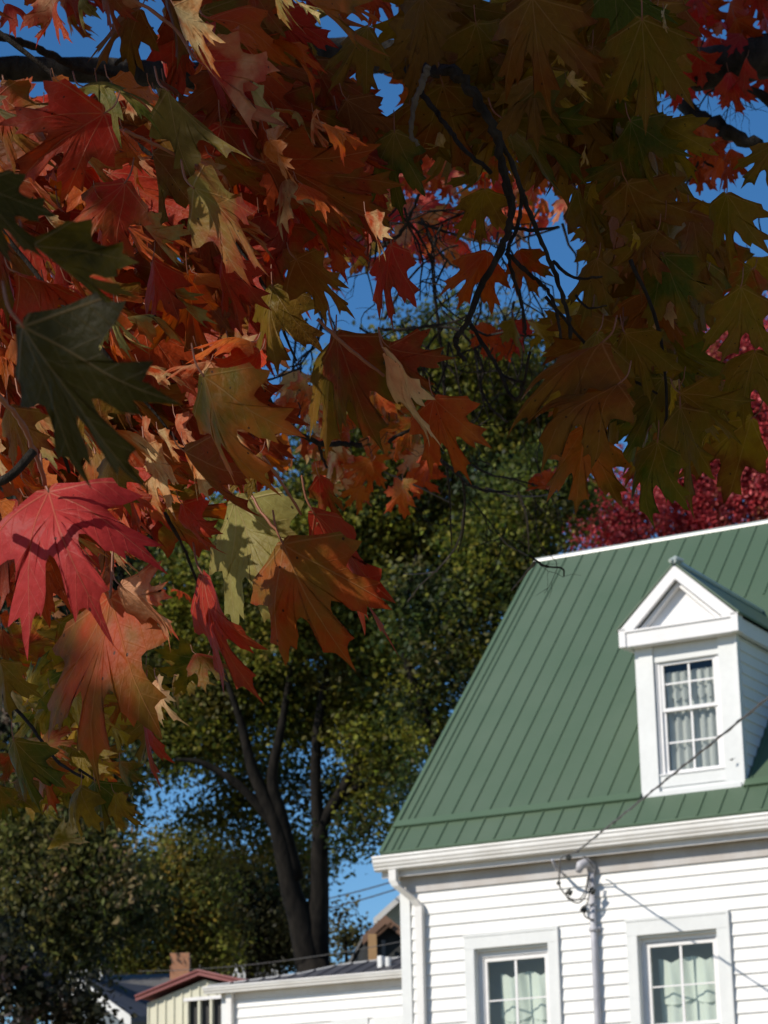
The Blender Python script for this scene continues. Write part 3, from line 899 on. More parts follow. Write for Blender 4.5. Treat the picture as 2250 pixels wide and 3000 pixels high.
def chimney_house():
    D = 66
    # long grey roof seen side on, ridge level, brick chimney on the ridge
    p = lambda x, y, d: at(x, y, d)
    r0 = p(300, 2868, D); r1 = p(640, 2838, D); r1[2] = r0[2] = p(470, 2853, D)[2]
    f0 = p(250, 2905, D - 5.5); f1 = p(700, 2905, D - 5.5); f1[2] = f0[2] = r0[2] - 1.35
    b0 = r0 + (r0 - f0); b0[2] = f0[2]; b1 = r1 + (r1 - f1); b1[2] = f0[2]
    hs = empty('grey_roofed_house', (r0[0], r0[1], ground_z(r0[0], r0[1]))); tag(hs, 'house with a plain grey roof carrying an orange brick chimney', 'house')
    rf = MB(); th = np.array([0, 0, -.12])
    rf.slab([f0, f1, r1, r0], th); rf.slab([r0, r1, b1, b0], th)
    roof = rf.build('roof', 'shingle', hs)
    w = MB(); q = [f0 + (b0 - f0) * .07, f1 + (b1 - f1) * .07, b1 - (b1 - f1) * .07, b0 - (b0 - f0) * .07]
    base = [np.array([a[0], a[1], ground_z(a[0], a[1]) - .4]) for a in q]
    w.v = base + [a - np.array([0, 0, .15]) for a in q]
    for i in range(4): w.f.append((i, (i + 1) % 4, 4 + (i + 1) % 4, 4 + i))
    for a, b, r_ in ((4, 7, r0), (5, 6, r1)): w.v.append(r_ - np.array([0, 0, .2])); w.f.append((a, b, len(w.v) - 1))
    w.build('wall', 'palewall', hs)
    c0 = p(498, 2858, D - 1.2); wd = 55 / FPX * D
    zt = p(525, 2808, D)[2]
    c = MB(); c.box(c0[0], c0[0] + wd, c0[1], c0[1] + .5, c0[2] - .6, zt)
    ch = c.build('chimney', 'brick', roof)
    return hs
chimney_house()

def brown_house():
    D = 58
    p = lambda x, y, d=D: at(x, y, d)
    ap = p(1128, 2681); el = p(1062, 2742); er = 2 * ap - el; er[2] = el[2]; er[0] = 2 * ap[0] - el[0]
    back = p(1040, 2690, D + 9) - ap; back[2] = 0
    hs = prism_house('brown_gabled_house', 'dark house with brown gable trim and tan porch post behind the house corner', ap, el, er, back, None, 'shingle', 'darkwall', 'brown')
    a = p(1078, 2738, D - .3); b = p(1103, 2738, D - .3)
    q = MB(); q.box(a[0], b[0], a[1] - .08, a[1] + .1, ground_z(a[0], a[1]) - .3, a[2]); q.build('porch_post', 'tan', hs)
    q = MB(); q.box(a[0] + .3, a[0] + .38, a[1] + .2, a[1] + .3, ground_z(a[0], a[1]) - .3, a[2] - .1); q.build('porch_post', 'shingle', hs)
    q = MB(); q.slab([p(1101, 2738, D - .25), p(1145, 2700, D - .25), p(1149, 2706, D - .25), p(1106, 2744, D - .25)], np.array([0, .08, 0])); q.build('porch_brace', 'brown', hs)
brown_house()

def cream_gable():
    D = 72
    ap = at(1185, 2608, D); el = at(1095, 2694, D); er = np.array([2 * ap[0] - el[0], ap[1], el[2]]); el[1] = ap[1]
    prism_house('cream_gabled_house', 'pale cream gable with broad white rake board above the brown gabled house', ap, el, er, np.array([1.0, 6.0, 0]), None, 'shingle', 'cream', 'palewall')
cream_gable()

def pale_house(px, py, d, w, h, label):
    g = at(px, py, d); gz = ground_z(g[0], g[1])
    hs = empty('pale_house', (g[0], g[1], gz)); tag(hs, label, 'house')
    b = MB(); b.box(g[0] - w / 2, g[0] + w / 2, g[1], g[1] + 6, gz - .5, g[2]); wl_ = b.build('wall', 'palewall', hs)
    r = MB(); z = g[2]
    r.slab([(g[0] - w / 2 - .3, g[1] - .3, z - .1), (g[0] + w / 2 + .3, g[1] - .3, z - .1), (g[0] + w / 2 + .3, g[1] + 3, z + h), (g[0] - w / 2 - .3, g[1] + 3, z + h)], np.array([0, 0, .12]))
    r.slab([(g[0] - w / 2 - .3, g[1] + 3, z + h), (g[0] + w / 2 + .3, g[1] + 3, z + h), (g[0] + w / 2 + .3, g[1] + 6.3, z - .1), (g[0] - w / 2 - .3, g[1] + 6.3, z - .1)], np.array([0, 0, .12]))
    r.build('roof', 'shingle', hs)
    q = MB()
    for k in range(3):
        x = g[0] - w * .33 + w * .33 * k; q.box(x - .45, x + .45, g[1] - .02, g[1] - .001, z - 2.0, z - .7)
    q.build('window', 'dark', hs)
pale_house(640, 2735, 96, 4.5, 1.2, 'pale house glimpsed through dark leaves to the side of the twin trunks')
pale_house(270, 2650, 104, 3.2, 1.0, 'pale house glimpsed through the yellow green tree above the chimney')

def power_lines():
    for (a, b, lab) in (((940, 2640), (1175, 2579), 'upper thin power line crossing the sky patch by the house corner'),
                        ((930, 2672), (1175, 2604), 'lower thin power line crossing the sky patch by the house corner')):
        d0, d1 = 84, 70
        p0 = at(*a, d0); p1 = at(*b, d1); dv = p1 - p0
        P = []
        for t in np.linspace(-1.2, 2.2, 30):
            q = p0 + dv * t; q[2] += .5 * (t - .5) ** 2 * .25
            P.append(q)
        mb = MB(); mb.tube(P, .022, 5); tag(mb.build('power_line', 'wire', None), lab, 'wire', 'thin power lines behind the house')
    P = []
    p0 = at(700, 2835, 42); p1 = at(1180, 2764, 36)
    for t in np.linspace(-.8, 1.8, 24):
        q = p0 + (p1 - p0) * t; q[2] += .12 * (t - .5) ** 2
        P.append(q)
    mb = MB(); mb.tube(P, .006, 5); tag(mb.build('power_line', 'cable', None), 'pale wire stretched low before the twin trunks and brown house', 'wire', 'thin power lines behind the house')
power_lines()

# ------------------------------------------------------------------ background trees
def leaf_cloud(name, parent, centers, cols, size, n_per, spread, aspect=1.6, droop=0.0, seed=1):
    """leaf-sized faces scattered round clump centres; one mesh"""
    g = np.random.default_rng(seed)
    C_ = np.repeat(centers, n_per, axis=0); N = len(C_)
    cc = np.repeat(cols, n_per, axis=0)
    pos = C_ + g.normal(0, 1, (N, 3)) * spread
    a = g.normal(0, 1, (N, 3)); a[:, 2] -= droop; a /= np.linalg.norm(a, axis=1)[:, None]
    b = np.cross(a, g.normal(0, 1, (N, 3))); b /= np.linalg.norm(b, axis=1)[:, None]
    s = size * g.uniform(.6, 1.3, N)[:, None]
    L = a * s * aspect / 2; W = b * s / 2
    nrm = np.cross(a, b) * s * .18
    v = np.stack([pos - L, pos + W + nrm, pos + L, pos - W + nrm], axis=1).reshape(-1, 3)
    off = ORG[parent.name] if parent is not None else np.zeros(3)
    v = v - off
    me = bpy.data.meshes.new(name)
    me.vertices.add(4 * N); me.vertices.foreach_set('co', v.ravel())
    me.loops.add(4 * N); me.loops.foreach_set('vertex_index', np.arange(4 * N, dtype=np.int32))
    me.polygons.add(N); me.polygons.foreach_set('loop_start', np.arange(0, 4 * N, 4, dtype=np.int32)); me.polygons.foreach_set('loop_total', np.full(N, 4, np.int32))
    me.update(calc_edges=True)
    col = np.ones((4 * N, 4)); jit = g.uniform(.8, 1.2, (N, 1)) * (1 + g.normal(0, .06, (N, 3)))
    col[:, :3] = np.repeat(np.clip(cc * jit, 0, 1), 4, axis=0)
    at_ = me.attributes.new('c1', 'FLOAT_COLOR', 'POINT'); at_.data.foreach_set('color', col.ravel())
    me.materials.append(MAT['foliage'])
    o = bpy.data.objects.new(name, me); COL.objects.link(o)
    if parent is not None: o.parent = parent
    return o

def blobs_to_clumps(blobs, depth, dens, seed):
    """blobs (F x, F y, rx, ry, weight, depth offset) -> clump centres through the crown's volume"""
    g = np.random.default_rng(seed); out = []
    mp = FS * depth / FPX
    for (x, y, rx, ry, wgt, dz) in blobs:
        n = max(2, int(dens * wgt * rx * ry / 10000.0))
        c = atF(x, y, depth + dz)
        # shell-weighted points in an ellipsoid
        d = g.normal(0, 1, (n, 3)); d /= np.linalg.norm(d, axis=1)[:, None]
        r = g.uniform(.05, 1, n)[:, None] ** .55
        d = d * r
        rd = (rx + ry) / 2 * mp
        P = c + np.outer(d[:, 0], RT0) * rx * mp + np.outer(d[:, 1], np.array([0, 1.0, 0])) * rd * .8 + np.outer(d[:, 2], np.array([0, 0, 1.0])) * ry * mp
        out.append(P)
    return np.vstack(out)

def limb(mb, pts, widths, depth, dz=None):
    """tapered limb through F points at a depth; widths in F pixels"""
    P = [atF(x, y, depth + (dz[i] if dz else 0)) for i, (x, y) in enumerate(pts)]
    S = smooth_path(P, 5)
    k = np.linspace(0, len(widths) - 1, len(S)); rr = np.interp(k, range(len(widths)), widths) * FS * depth / FPX / 2
    mb.tube(S, list(rr), 9)

def pick(g, n, palette, weights):
    idx = g.choice(len(palette), n, p=np.array(weights) / sum(weights)); return np.array(palette)[idx]

def tree(name, label, depth, blobs, dens, n_per, size, spread, palette, weights, limbs, foot, seed, droop=0.0, aspect=1.6, group=None, cat='tree'):
    f = atF(foot[0], foot[1], depth); gz = ground_z(f[0], f[1])
    t = empty(name, (f[0], f[1], gz)); tag(t, label, cat, group)
    mb = MB()
    w = foot[2]
    base = np.array([f[0], f[1], gz - .3]); r0 = w * FS * depth / FPX / 2
    top = f
    mb.tube([base, base + (top - base) * .5, top], [r0 * 1.5, r0 * 1.12, r0], 12)
    for pts, ws in limbs: limb(mb, pts, ws, depth)
    mb.build('trunk', 'farbark', t, True)
    cl = blobs_to_clumps(blobs, depth, dens, seed)
    g = np.random.default_rng(seed + 5)
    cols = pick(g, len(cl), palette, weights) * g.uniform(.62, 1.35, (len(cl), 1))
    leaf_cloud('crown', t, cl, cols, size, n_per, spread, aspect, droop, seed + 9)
    return t

G_LIT = (.18, .175, .02); G_MID = (.075, .095, .015); G_DARK = (.030, .048, .014); G_YEL = (.19, .16, .03); G_OLV = (.10, .095, .03)  # foliage greens with sunlit and shaded tones put into the leaf colour
DBIG = 60
tree('twin_trunk_tree', 'tall green tree with a dark forked trunk behind the white annex', DBIG,
     [(1000, 790, 200, 150, 1.0, 0), (830, 900, 170, 150, .8, 0), (1120, 900, 150, 170, 1, 2), (940, 1000, 210, 170, .9, 0), (760, 1060, 190, 150, .9, 0), (620, 1180, 180, 150, .9, -1),
      (820, 1200, 190, 140, .8, 1), (1010, 1200, 150, 150, .8, 2), (640, 1340, 180, 130, .9, 0), (830, 1360, 170, 130, .8, 0), (500, 1480, 150, 110, .9, 2), (660, 1520, 170, 120, 1.1, 2),
      (830, 1540, 130, 120, .8, 0), (430, 1600, 110, 100, .7, 2), (580, 1660, 120, 90, 0.48, 5), (760, 1690, 110, 80, 0.64, 5), (480, 1740, 130, 70, 0.40, 5), (790, 1780, 60, 70, .6, 0), (850, 1660, 70, 110, .5, 0),
      (560, 1790, 130, 80, 0.36, 5), (660, 1860, 120, 90, 0.32, 5), (470, 1180, 130, 130, 1.1, 2), (400, 1320, 130, 120, .9, 2), (540, 1290, 120, 110, .8, 2), (360, 1460, 120, 120, .9, 3), (330, 1600, 90, 90, .8, 3), (450, 1400, 120, 100, .9, 2)],
     26, 210, .088, (.42, .42, .27), [G_LIT, G_MID, G_DARK, G_YEL, G_OLV], [5.5, 3.2, 1.8, 1.3, .8],
     [([(672, 2085), (650, 1985), (633, 1940), (618, 1870), (600, 1790), (575, 1730), (545, 1660), (520, 1560), (480, 1440)], [70, 58, 48, 43, 38, 32, 26, 18, 9]),
      ([(680, 2085), (686, 1985), (690, 1935), (690, 1850), (697, 1780), (735, 1715), (775, 1640), (800, 1540), (815, 1400)], [64, 50, 42, 38, 32, 25, 20, 14, 8]),
      ([(692, 1860), (686, 1760), (682, 1660), (690, 1540), (720, 1400), (760, 1250)], [32, 28, 24, 19, 14, 8]),
      ([(640, 1900), (606, 1760), (588, 1680), (610, 1560), (630, 1430)], [36, 30, 25, 18, 10]),
      ([(600, 1790), (520, 1700), (440, 1650), (380, 1640)], [24, 19, 14, 7]),
      ([(735, 1715), (790, 1690), (850, 1640), (900, 1560)], [22, 17, 12, 7]),
      ([(815, 1400), (880, 1250), (930, 1080), (960, 900)], [9, 8, 6, 4])],
     (676, 2075, 72), 21)

tree('leaning_tree', 'green tree with a curving grey trunk rising behind the edge of the green roof', 52,
     [(1080, 1240, 130, 130, .9, 0), (1010, 1400, 110, 120, .8, 0), (1180, 1080, 110, 110, .9, 0), (940, 1560, 80, 110, .7, 0), (1110, 1120, 120, 100, .8, 1), (900, 1300, 100, 100, .5, 0), (1160, 1250, 60, 90, .7, 0), (905, 1700, 40, 70, .5, 0)],
     24, 200, .080, (.36, .36, .25), [G_LIT, G_MID, G_DARK, G_OLV], [2, 3, 3, 1.5],
     [([(950, 1620), (925, 1560), (905, 1500), (875, 1420), (870, 1340), (900, 1200)], [24, 22, 19, 15, 11, 6]),
      ([(905, 1505), (870, 1485), (830, 1482)], [10, 8, 5]), ([(905, 1500), (960, 1400), (1020, 1300), (1080, 1150)], [12, 10, 8, 5])],
     (960, 1640, 26), 33)

RED = (.30, .028, .045)
tree('crimson_maple', 'crimson maple rising behind the ridge of the green roof', 58,
     [(1560, 820, 130, 190, 1, 0), (1640, 900, 150, 220, 1, 0), (1480, 1010, 140, 150, .9, 0), (1340, 1080, 110, 110, .9, -1), (1600, 1080, 160, 130, 1, 0), (1420, 1140, 150, 90, .9, 0), (1700, 1050, 150, 190, 1, 0), (1260, 1150, 50, 50, .5, 0), (1640, 740, 90, 120, 1, 0), (1330, 1150, 90, 60, .9, 0)],
     34, 100, .07, (.18, .18, .30), [(.52, .065, .075), (.40, .04, .05), (.66, .16, .16), (.24, .03, .035), (.30, .10, .05)], [4, 3, 1.8, 1.4, .8],
     [([(1560, 1250), (1560, 1100), (1570, 950), (1580, 760)], [30, 24, 16, 6]), ([(1560, 1150), (1480, 1050), (1420, 1000)], [14, 10, 5])],
     (1560, 1300, 34), 45, .6)

tree('blue_grey_spruce', 'tall dark spruce with drooping grey green boughs at the photo\'s left border', 62,
     [(20, 900, 90, 120, .7, 0), (60, 1050, 110, 130, .7, 0), (40, 1230, 140, 130, .8, 0), (110, 1400, 130, 140, .8, 0), (60, 1560, 170, 150, .8, 0), (150, 1620, 120, 130, .8, 2), (-20, 1750, 150, 160, .7, 3), (300, 1050, 110, 150, 1, 3), (240, 1250, 120, 150, 1, 3), (300, 1450, 120, 140, 1, 3), (180, 1100, 120, 150, .9, 2)],
     48, 90, .085, (.22, .22, .42), [(.055, .068, .045), (.03, .042, .028), (.12, .115, .09), (.18, .15, .11), (.075, .085, .035)], [4, 4, 1.6, .8, 1.5],
     [([(60, 1900), (60, 1500), (70, 1100), (60, 800)], [40, 30, 18, 6])], (60, 2000, 46), 57, 1.6, 2.6)

tree('fading_lime_tree', 'olive tree with dry beige tips standing left of the dark roofed house', 50,
     [(120, 1720, 150, 110, 1, 0), (180, 1800, 80, 120, .9, 0), (60, 1850, 120, 120, .9, 0), (180, 1900, 130, 110, .9, -1), (40, 2000, 120, 120, .9, -1), (235, 1680, 80, 80, .8, 1), (110, 2060, 110, 100, .9, 0), (270, 1960, 80, 70, .7, 1)],
     26, 170, .075, (.30, .30, .34), [(.13, .12, .03), (.075, .085, .022), (.28, .21, .10), (.13, .14, .03), (.035, .04, .014)], [3, 3, 1.6, 2, 2],
     [([(130, 2150), (140, 2000), (150, 1850), (160, 1700)], [26, 20, 14, 6]), ([(140, 2000), (200, 1900), (240, 1820)], [10, 8, 5])], (130, 2200, 30), 63, .9, 2.0)

tree('yellow_green_tree', 'small yellow green tree above the grey roof with the brick chimney', 74,
     [(410, 1850, 70, 80, .9, 0), (310, 1930, 70, 55, .8, 0), (400, 1900, 110, 90, 1, 0), (330, 1980, 110, 90, 1, 0), (430, 2000, 90, 80, .9, 0), (260, 2000, 80, 80, .9, 0), (380, 2060, 100, 50, .9, 0), (300, 2085, 80, 45, 1, 0), (230, 2070, 70, 60, 1, 0), (440, 2080, 70, 45, 1, 0)],
     30, 170, .09, (.36, .36, .30), [(.16, .16, .025), (.27, .19, .03), (.09, .10, .02), (.13, .13, .035)], [3, 1.3, 2.2, 3],
     [([(370, 2140), (365, 2000), (350, 1900), (345, 1800)], [22, 16, 10, 5])], (370, 2170, 26), 71)

tree('dark_understorey_tree', 'dark leafy tree filling the gap below the twin trunk crown', 78,  # very dark brown-green leaf palette
     [(500, 1910, 100, 90, 1, 0), (570, 1950, 120, 100, 1, 0), (520, 2030, 130, 80, 1, 0), (620, 2040, 100, 70, 1, 0), (640, 1900, 90, 90, .7, 1), (450, 1990, 90, 80, 1, 0)],
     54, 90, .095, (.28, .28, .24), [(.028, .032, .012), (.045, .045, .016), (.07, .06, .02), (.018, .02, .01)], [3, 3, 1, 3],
     [([(540, 2140), (540, 2000), (550, 1900)], [22, 14, 6])], (540, 2170, 26), 83)

tree('trunkside_bush', 'loose olive bush between the twin trunks and the brown gabled house', 70,
     [(740, 1990, 45, 50, 1, 0), (770, 2040, 60, 45, 1, 0), (725, 2060, 50, 40, 1, 0), (800, 2080, 60, 30, .9, 0)],
     30, 44, .10, (.2, .2, .16), [G_OLV, (.08, .07, .035), (.11, .10, .04), (.05, .045, .02)], [2, 2, 2, 2],
     [([(750, 2130), (748, 2060), (745, 2000)], [10, 8, 4])], (750, 2150, 12), 91, 0, 1.6, None, 'bush')

tree('dark_shrub', 'dark shrub with a few pale leaves at the lower left border', 40,  # near-black leaf palette with a few pale tones
     [(40, 2130, 100, 90, 1, 0), (130, 2170, 90, 80, 1, 0), (190, 2190, 50, 70, .9, 0), (-30, 2080, 90, 100, 1, 0)],
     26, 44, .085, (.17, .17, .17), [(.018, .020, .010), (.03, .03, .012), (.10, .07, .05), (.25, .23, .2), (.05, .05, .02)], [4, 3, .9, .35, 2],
     [([(100, 2240), (100, 2180), (90, 2120)], [12, 9, 5])], (100, 2260, 14), 97, .3, 1.6, None, 'shrub')

# ------------------------------------------------------------------ the maple overhead
maple = empty('sugar_maple', (4.6, 6.8, 0.0))
tag(maple, 'sugar maple overhead with red, orange and olive autumn leaves framing the view', 'tree')
FOC = FPX

HALF = [(0, 1.0), (.022, .93), (.035, .865), (.06, .815), (.10, .80), (.165, .825), (.135, .755), (.112, .68), (.098, .60), (.102, .525), (.125, .475),
        (.175, .505), (.22, .555), (.255, .615), (.30, .645), (.365, .70), (.375, .63), (.42, .655), (.50, .715), (.595, .775), (.555, .69), (.525, .615), (.50, .575), (.56, .565), (.635, .555),
        (.545, .50), (.46, .45), (.395, .385), (.365, .325), (.42, .30), (.485, .285), (.56, .275), (.655, .235), (.57, .195), (.51, .165), (.495, .10), (.42, .085), (.33, .065), (.24, .045), (.15, .005), (.07, -.035), (.025, -.03)]
CEN = np.array([0, .20])
def leaf_mesh(g, rings, fold, arch, curl, wave, twist, wsc, lobe, var=.06):
    """one maple leaf in leaf units (stalk at the origin, middle lobe's tip at y = 1)"""
    sl = 1 + g.normal(0, var); sr = 1 + g.normal(0, var)
    right = [(x * sr, y * (1 + g.normal(0, .012))) for x, y in HALF]
    left = [(-x * sl, y * (1 + g.normal(0, .012))) for x, y in HALF[1:]][::-1]
    out = np.array([(0, 1.0)] + right[1:] + [(0, 0.0)] + left)
    out[:, 0] *= lobe
    k_ = g.uniform(0, .42); q_ = out - CEN; rad = np.hypot(q_[:, 0], q_[:, 1]); sm = rad.copy()
    for _ in range(5): sm = (np.roll(sm, 1) + sm + np.roll(sm, -1)) / 3
    nr = rad * (1 - k_) + sm * k_; nr[0] = rad[0]
    out = CEN + q_ * (nr / rad)[:, None]
    n = len(out)
    P = [CEN[None, :]]
    for r in rings: P.append(CEN + (out - CEN) * r)
    P = np.vstack(P)
    x, y = P[:, 0] * wsc, P[:, 1]
    rr = np.hypot(P[:, 0], P[:, 1])
    ph = g.uniform(0, 6.28, 4)
    z = fold * np.abs(x) + arch * y * (1 - y) * 4 * .25 - curl * (x * x) * 1.2 - curl * rr ** 3 * .25
    ang = np.arctan2(P[:, 0], P[:, 1])
    z = z + wave * rr * np.sin(3 * ang + ph[0]) + wave * .8 * np.sin(7 * x + ph[1]) * np.sin(6 * y + ph[2]) + wave * rr ** 2 * .8 * np.sin(5.1 * ang + ph[3])
    z = z - (z[np.argmin(np.hypot(P[:, 0], P[:, 1]))]) * (1 - y)
    tw = twist * y
    X = x * np.cos(tw) - z * np.sin(tw); Z = x * np.sin(tw) + z * np.cos(tw)
    V3 = np.stack([X, y, Z], axis=1)
    F = []
    for i in range(n):
        F.append((0, 1 + i, 1 + (i + 1) % n))
    for k in range(len(rings) - 1):
        a = 1 + k * n; b = 1 + (k + 1) * n
        for i in range(n):
            j = (i + 1) % n; F.append((a + i, b + i, b + j, a + j))
    ring = np.concatenate([[0.0]] + [np.full(n, q) for q in rings])
    return V3, F, np.column_stack([P, ring])

def leaf_frame(base, tip, roll):
    a = tip - base; L = np.linalg.norm(a); a = a / L
    w = CAM - base; w = w / np.linalg.norm(w)
    n = w - a * (a @ w); n /= np.linalg.norm(n)
    n2 = n * math.cos(roll) + np.cross(a, n) * math.sin(roll)
    x = np.cross(a, n2)
    return x, a, n2, L

class LeafBag:
    """many leaves merged into one mesh"""
    def __init__(s): s.v = []; s.f = []; s.c1 = []; s.c2 = []; s.uv = []; s.n = 0
    def add(s, V, F, P, c1, c2, seed):
        s.f += [tuple(i + s.n for i in f) for f in F]; s.n += len(V); s.v.append(V)
        s.c1.append(np.column_stack([np.tile(c1, (len(V), 1)), P[:, 2]])); s.c2.append(np.tile(np.append(c2, 1.0), (len(V), 1)))
        s.uv.append(np.column_stack([P[:, :2], np.full(len(P), seed)]))
    def build(s, name, parent):
        o = link_mesh(name, np.vstack(s.v), s.f, 'leaf', parent, True)
        me = o.data
        for nm, arr, typ, key in (('c1', s.c1, 'FLOAT_COLOR', 'color'), ('c2', s.c2, 'FLOAT_COLOR', 'color'), ('luv', s.uv, 'FLOAT_VECTOR', 'vector')):
            a = me.attributes.new(nm, typ, 'POINT'); a.data.foreach_set(key, np.vstack(arr).astype(np.float32).ravel())
        return o

PAL = dict(R=(.42, .030, .014), CR=(.46, .048, .046), O=(.48, .125, .020), OR=(.46, .066, .014), BR=(.22, .070, .012), RB=(.30, .042, .013), OL=(.17, .115, .012), GR=(.075, .095, .010),
           PK=(.60, .30, .16), CM=(.64, .47, .23), PG=(.36, .33, .11), YE=(.45, .28, .035), OB=(.23, .115, .016), DG=(.042, .034, .004), YO=(.33, .21, .018), LO=(.26, .20, .05))  # DG: near green leaves, shade put into their colour
SHADE_PTS = []      # leaf centres that added blocker leaves keep the sun from
LIT_PTS = []
leaf_parts = []
fill = LeafBag()
stalks = MB()

def stalk_path(base, a, n, L, length):
    p1 = base - a * length * .4 + n * length * .15 * 0
    up = np.array([0, 0, 1.0])
    p2 = base - a * length * .6 + up * length * .35
    return [base + a * L * .01, p1, p2]

def add_leaf(bx, by, tx, ty, d, roll, c1, c2, lit=0, dt=None, fold=None, arch=None, curl=None, wave=None, twist=0.0, wsc=None, hero=True, F=True, stalk=.27, lbl=None, seed=None):
    g = np.random.default_rng(seed if seed is not None else int(rng.integers(1 << 30)))
    base = atF(bx, by, d)
    Lp = np.linalg.norm(atF(tx, ty, d) - base)
    if dt is None: dt = g.uniform(-.04, .04)
    if lit and hero or lit and roll > 0: dt = -Lp * g.uniform(.55, .95)         # sunlit blades lie with their upper face to the sky
    elif hero: dt = -Lp * g.uniform(.0, .35)
    tip = atF(tx, ty, d + dt)
    x, a, n, L = leaf_frame(base, tip, R(roll))
    if lit:
        alt = leaf_frame(base, tip, R(-roll))
        if alt[2] @ SUN > n @ SUN: x, a, n, L = alt
    squeeze = Lp / L
    if hero and bx < 860 and wsc is None:                        # the wind-blown side: blades narrow and folded along the midrib
        wsc = g.uniform(.52, .78)
        if fold is None: fold = g.choice([-1, 1], p=[.7, .3]) * g.uniform(.25, .75)
    wsc = (g.uniform(.68, .92) if wsc is None else wsc) * squeeze
    fold = g.uniform(-.5, .3) if fold is None else fold
    arch = g.uniform(-.4, .55) if arch is None else arch
    curl = g.uniform(-.15, .75) if curl is None else curl
    wave = g.uniform(.035, .09) if wave is None else wave
    V3, Fc, P = leaf_mesh(g, (.3, .6, .82, 1.0) if hero else (.5, 1.0), fold, arch, curl, wave, twist, wsc, 1.0)
    W = base + L * (np.outer(V3[:, 0], x) + np.outer(V3[:, 1], a) + np.outer(V3[:, 2], n))
    c1 = np.array(PAL[c1] if isinstance(c1, str) else c1); c2 = np.array(PAL[c2] if isinstance(c2, str) else c2)
    j = g.uniform(.85, 1.15); c1 = c1 * j; c2 = c2 * j
    sd = float(g.uniform(0, 50))
    cen = base + a * L * .4
    (LIT_PTS if lit else SHADE_PTS).append((cen, L if lit < 2 else L * 1.45))
    sp_ = stalk_path(base, a, n, L, L * stalk)
    if hero:
        b = LeafBag(); b.add(W, Fc, P, c1, c2, sd); o = b.build('leaf', maple)
        mb = MB(); mb.tube(smooth_path(sp_, 4), [L * .0075] * 8 + [L * .006], 6); mb.build('leaf_stalk', 'stalk', o, True)
        if lbl: o['label'] = lbl
        leaf_parts.append(o)
    else:
        fill.add(W, Fc, P, c1, c2, sd)
        stalks.tube(sp_, L * .0068, 5, False)

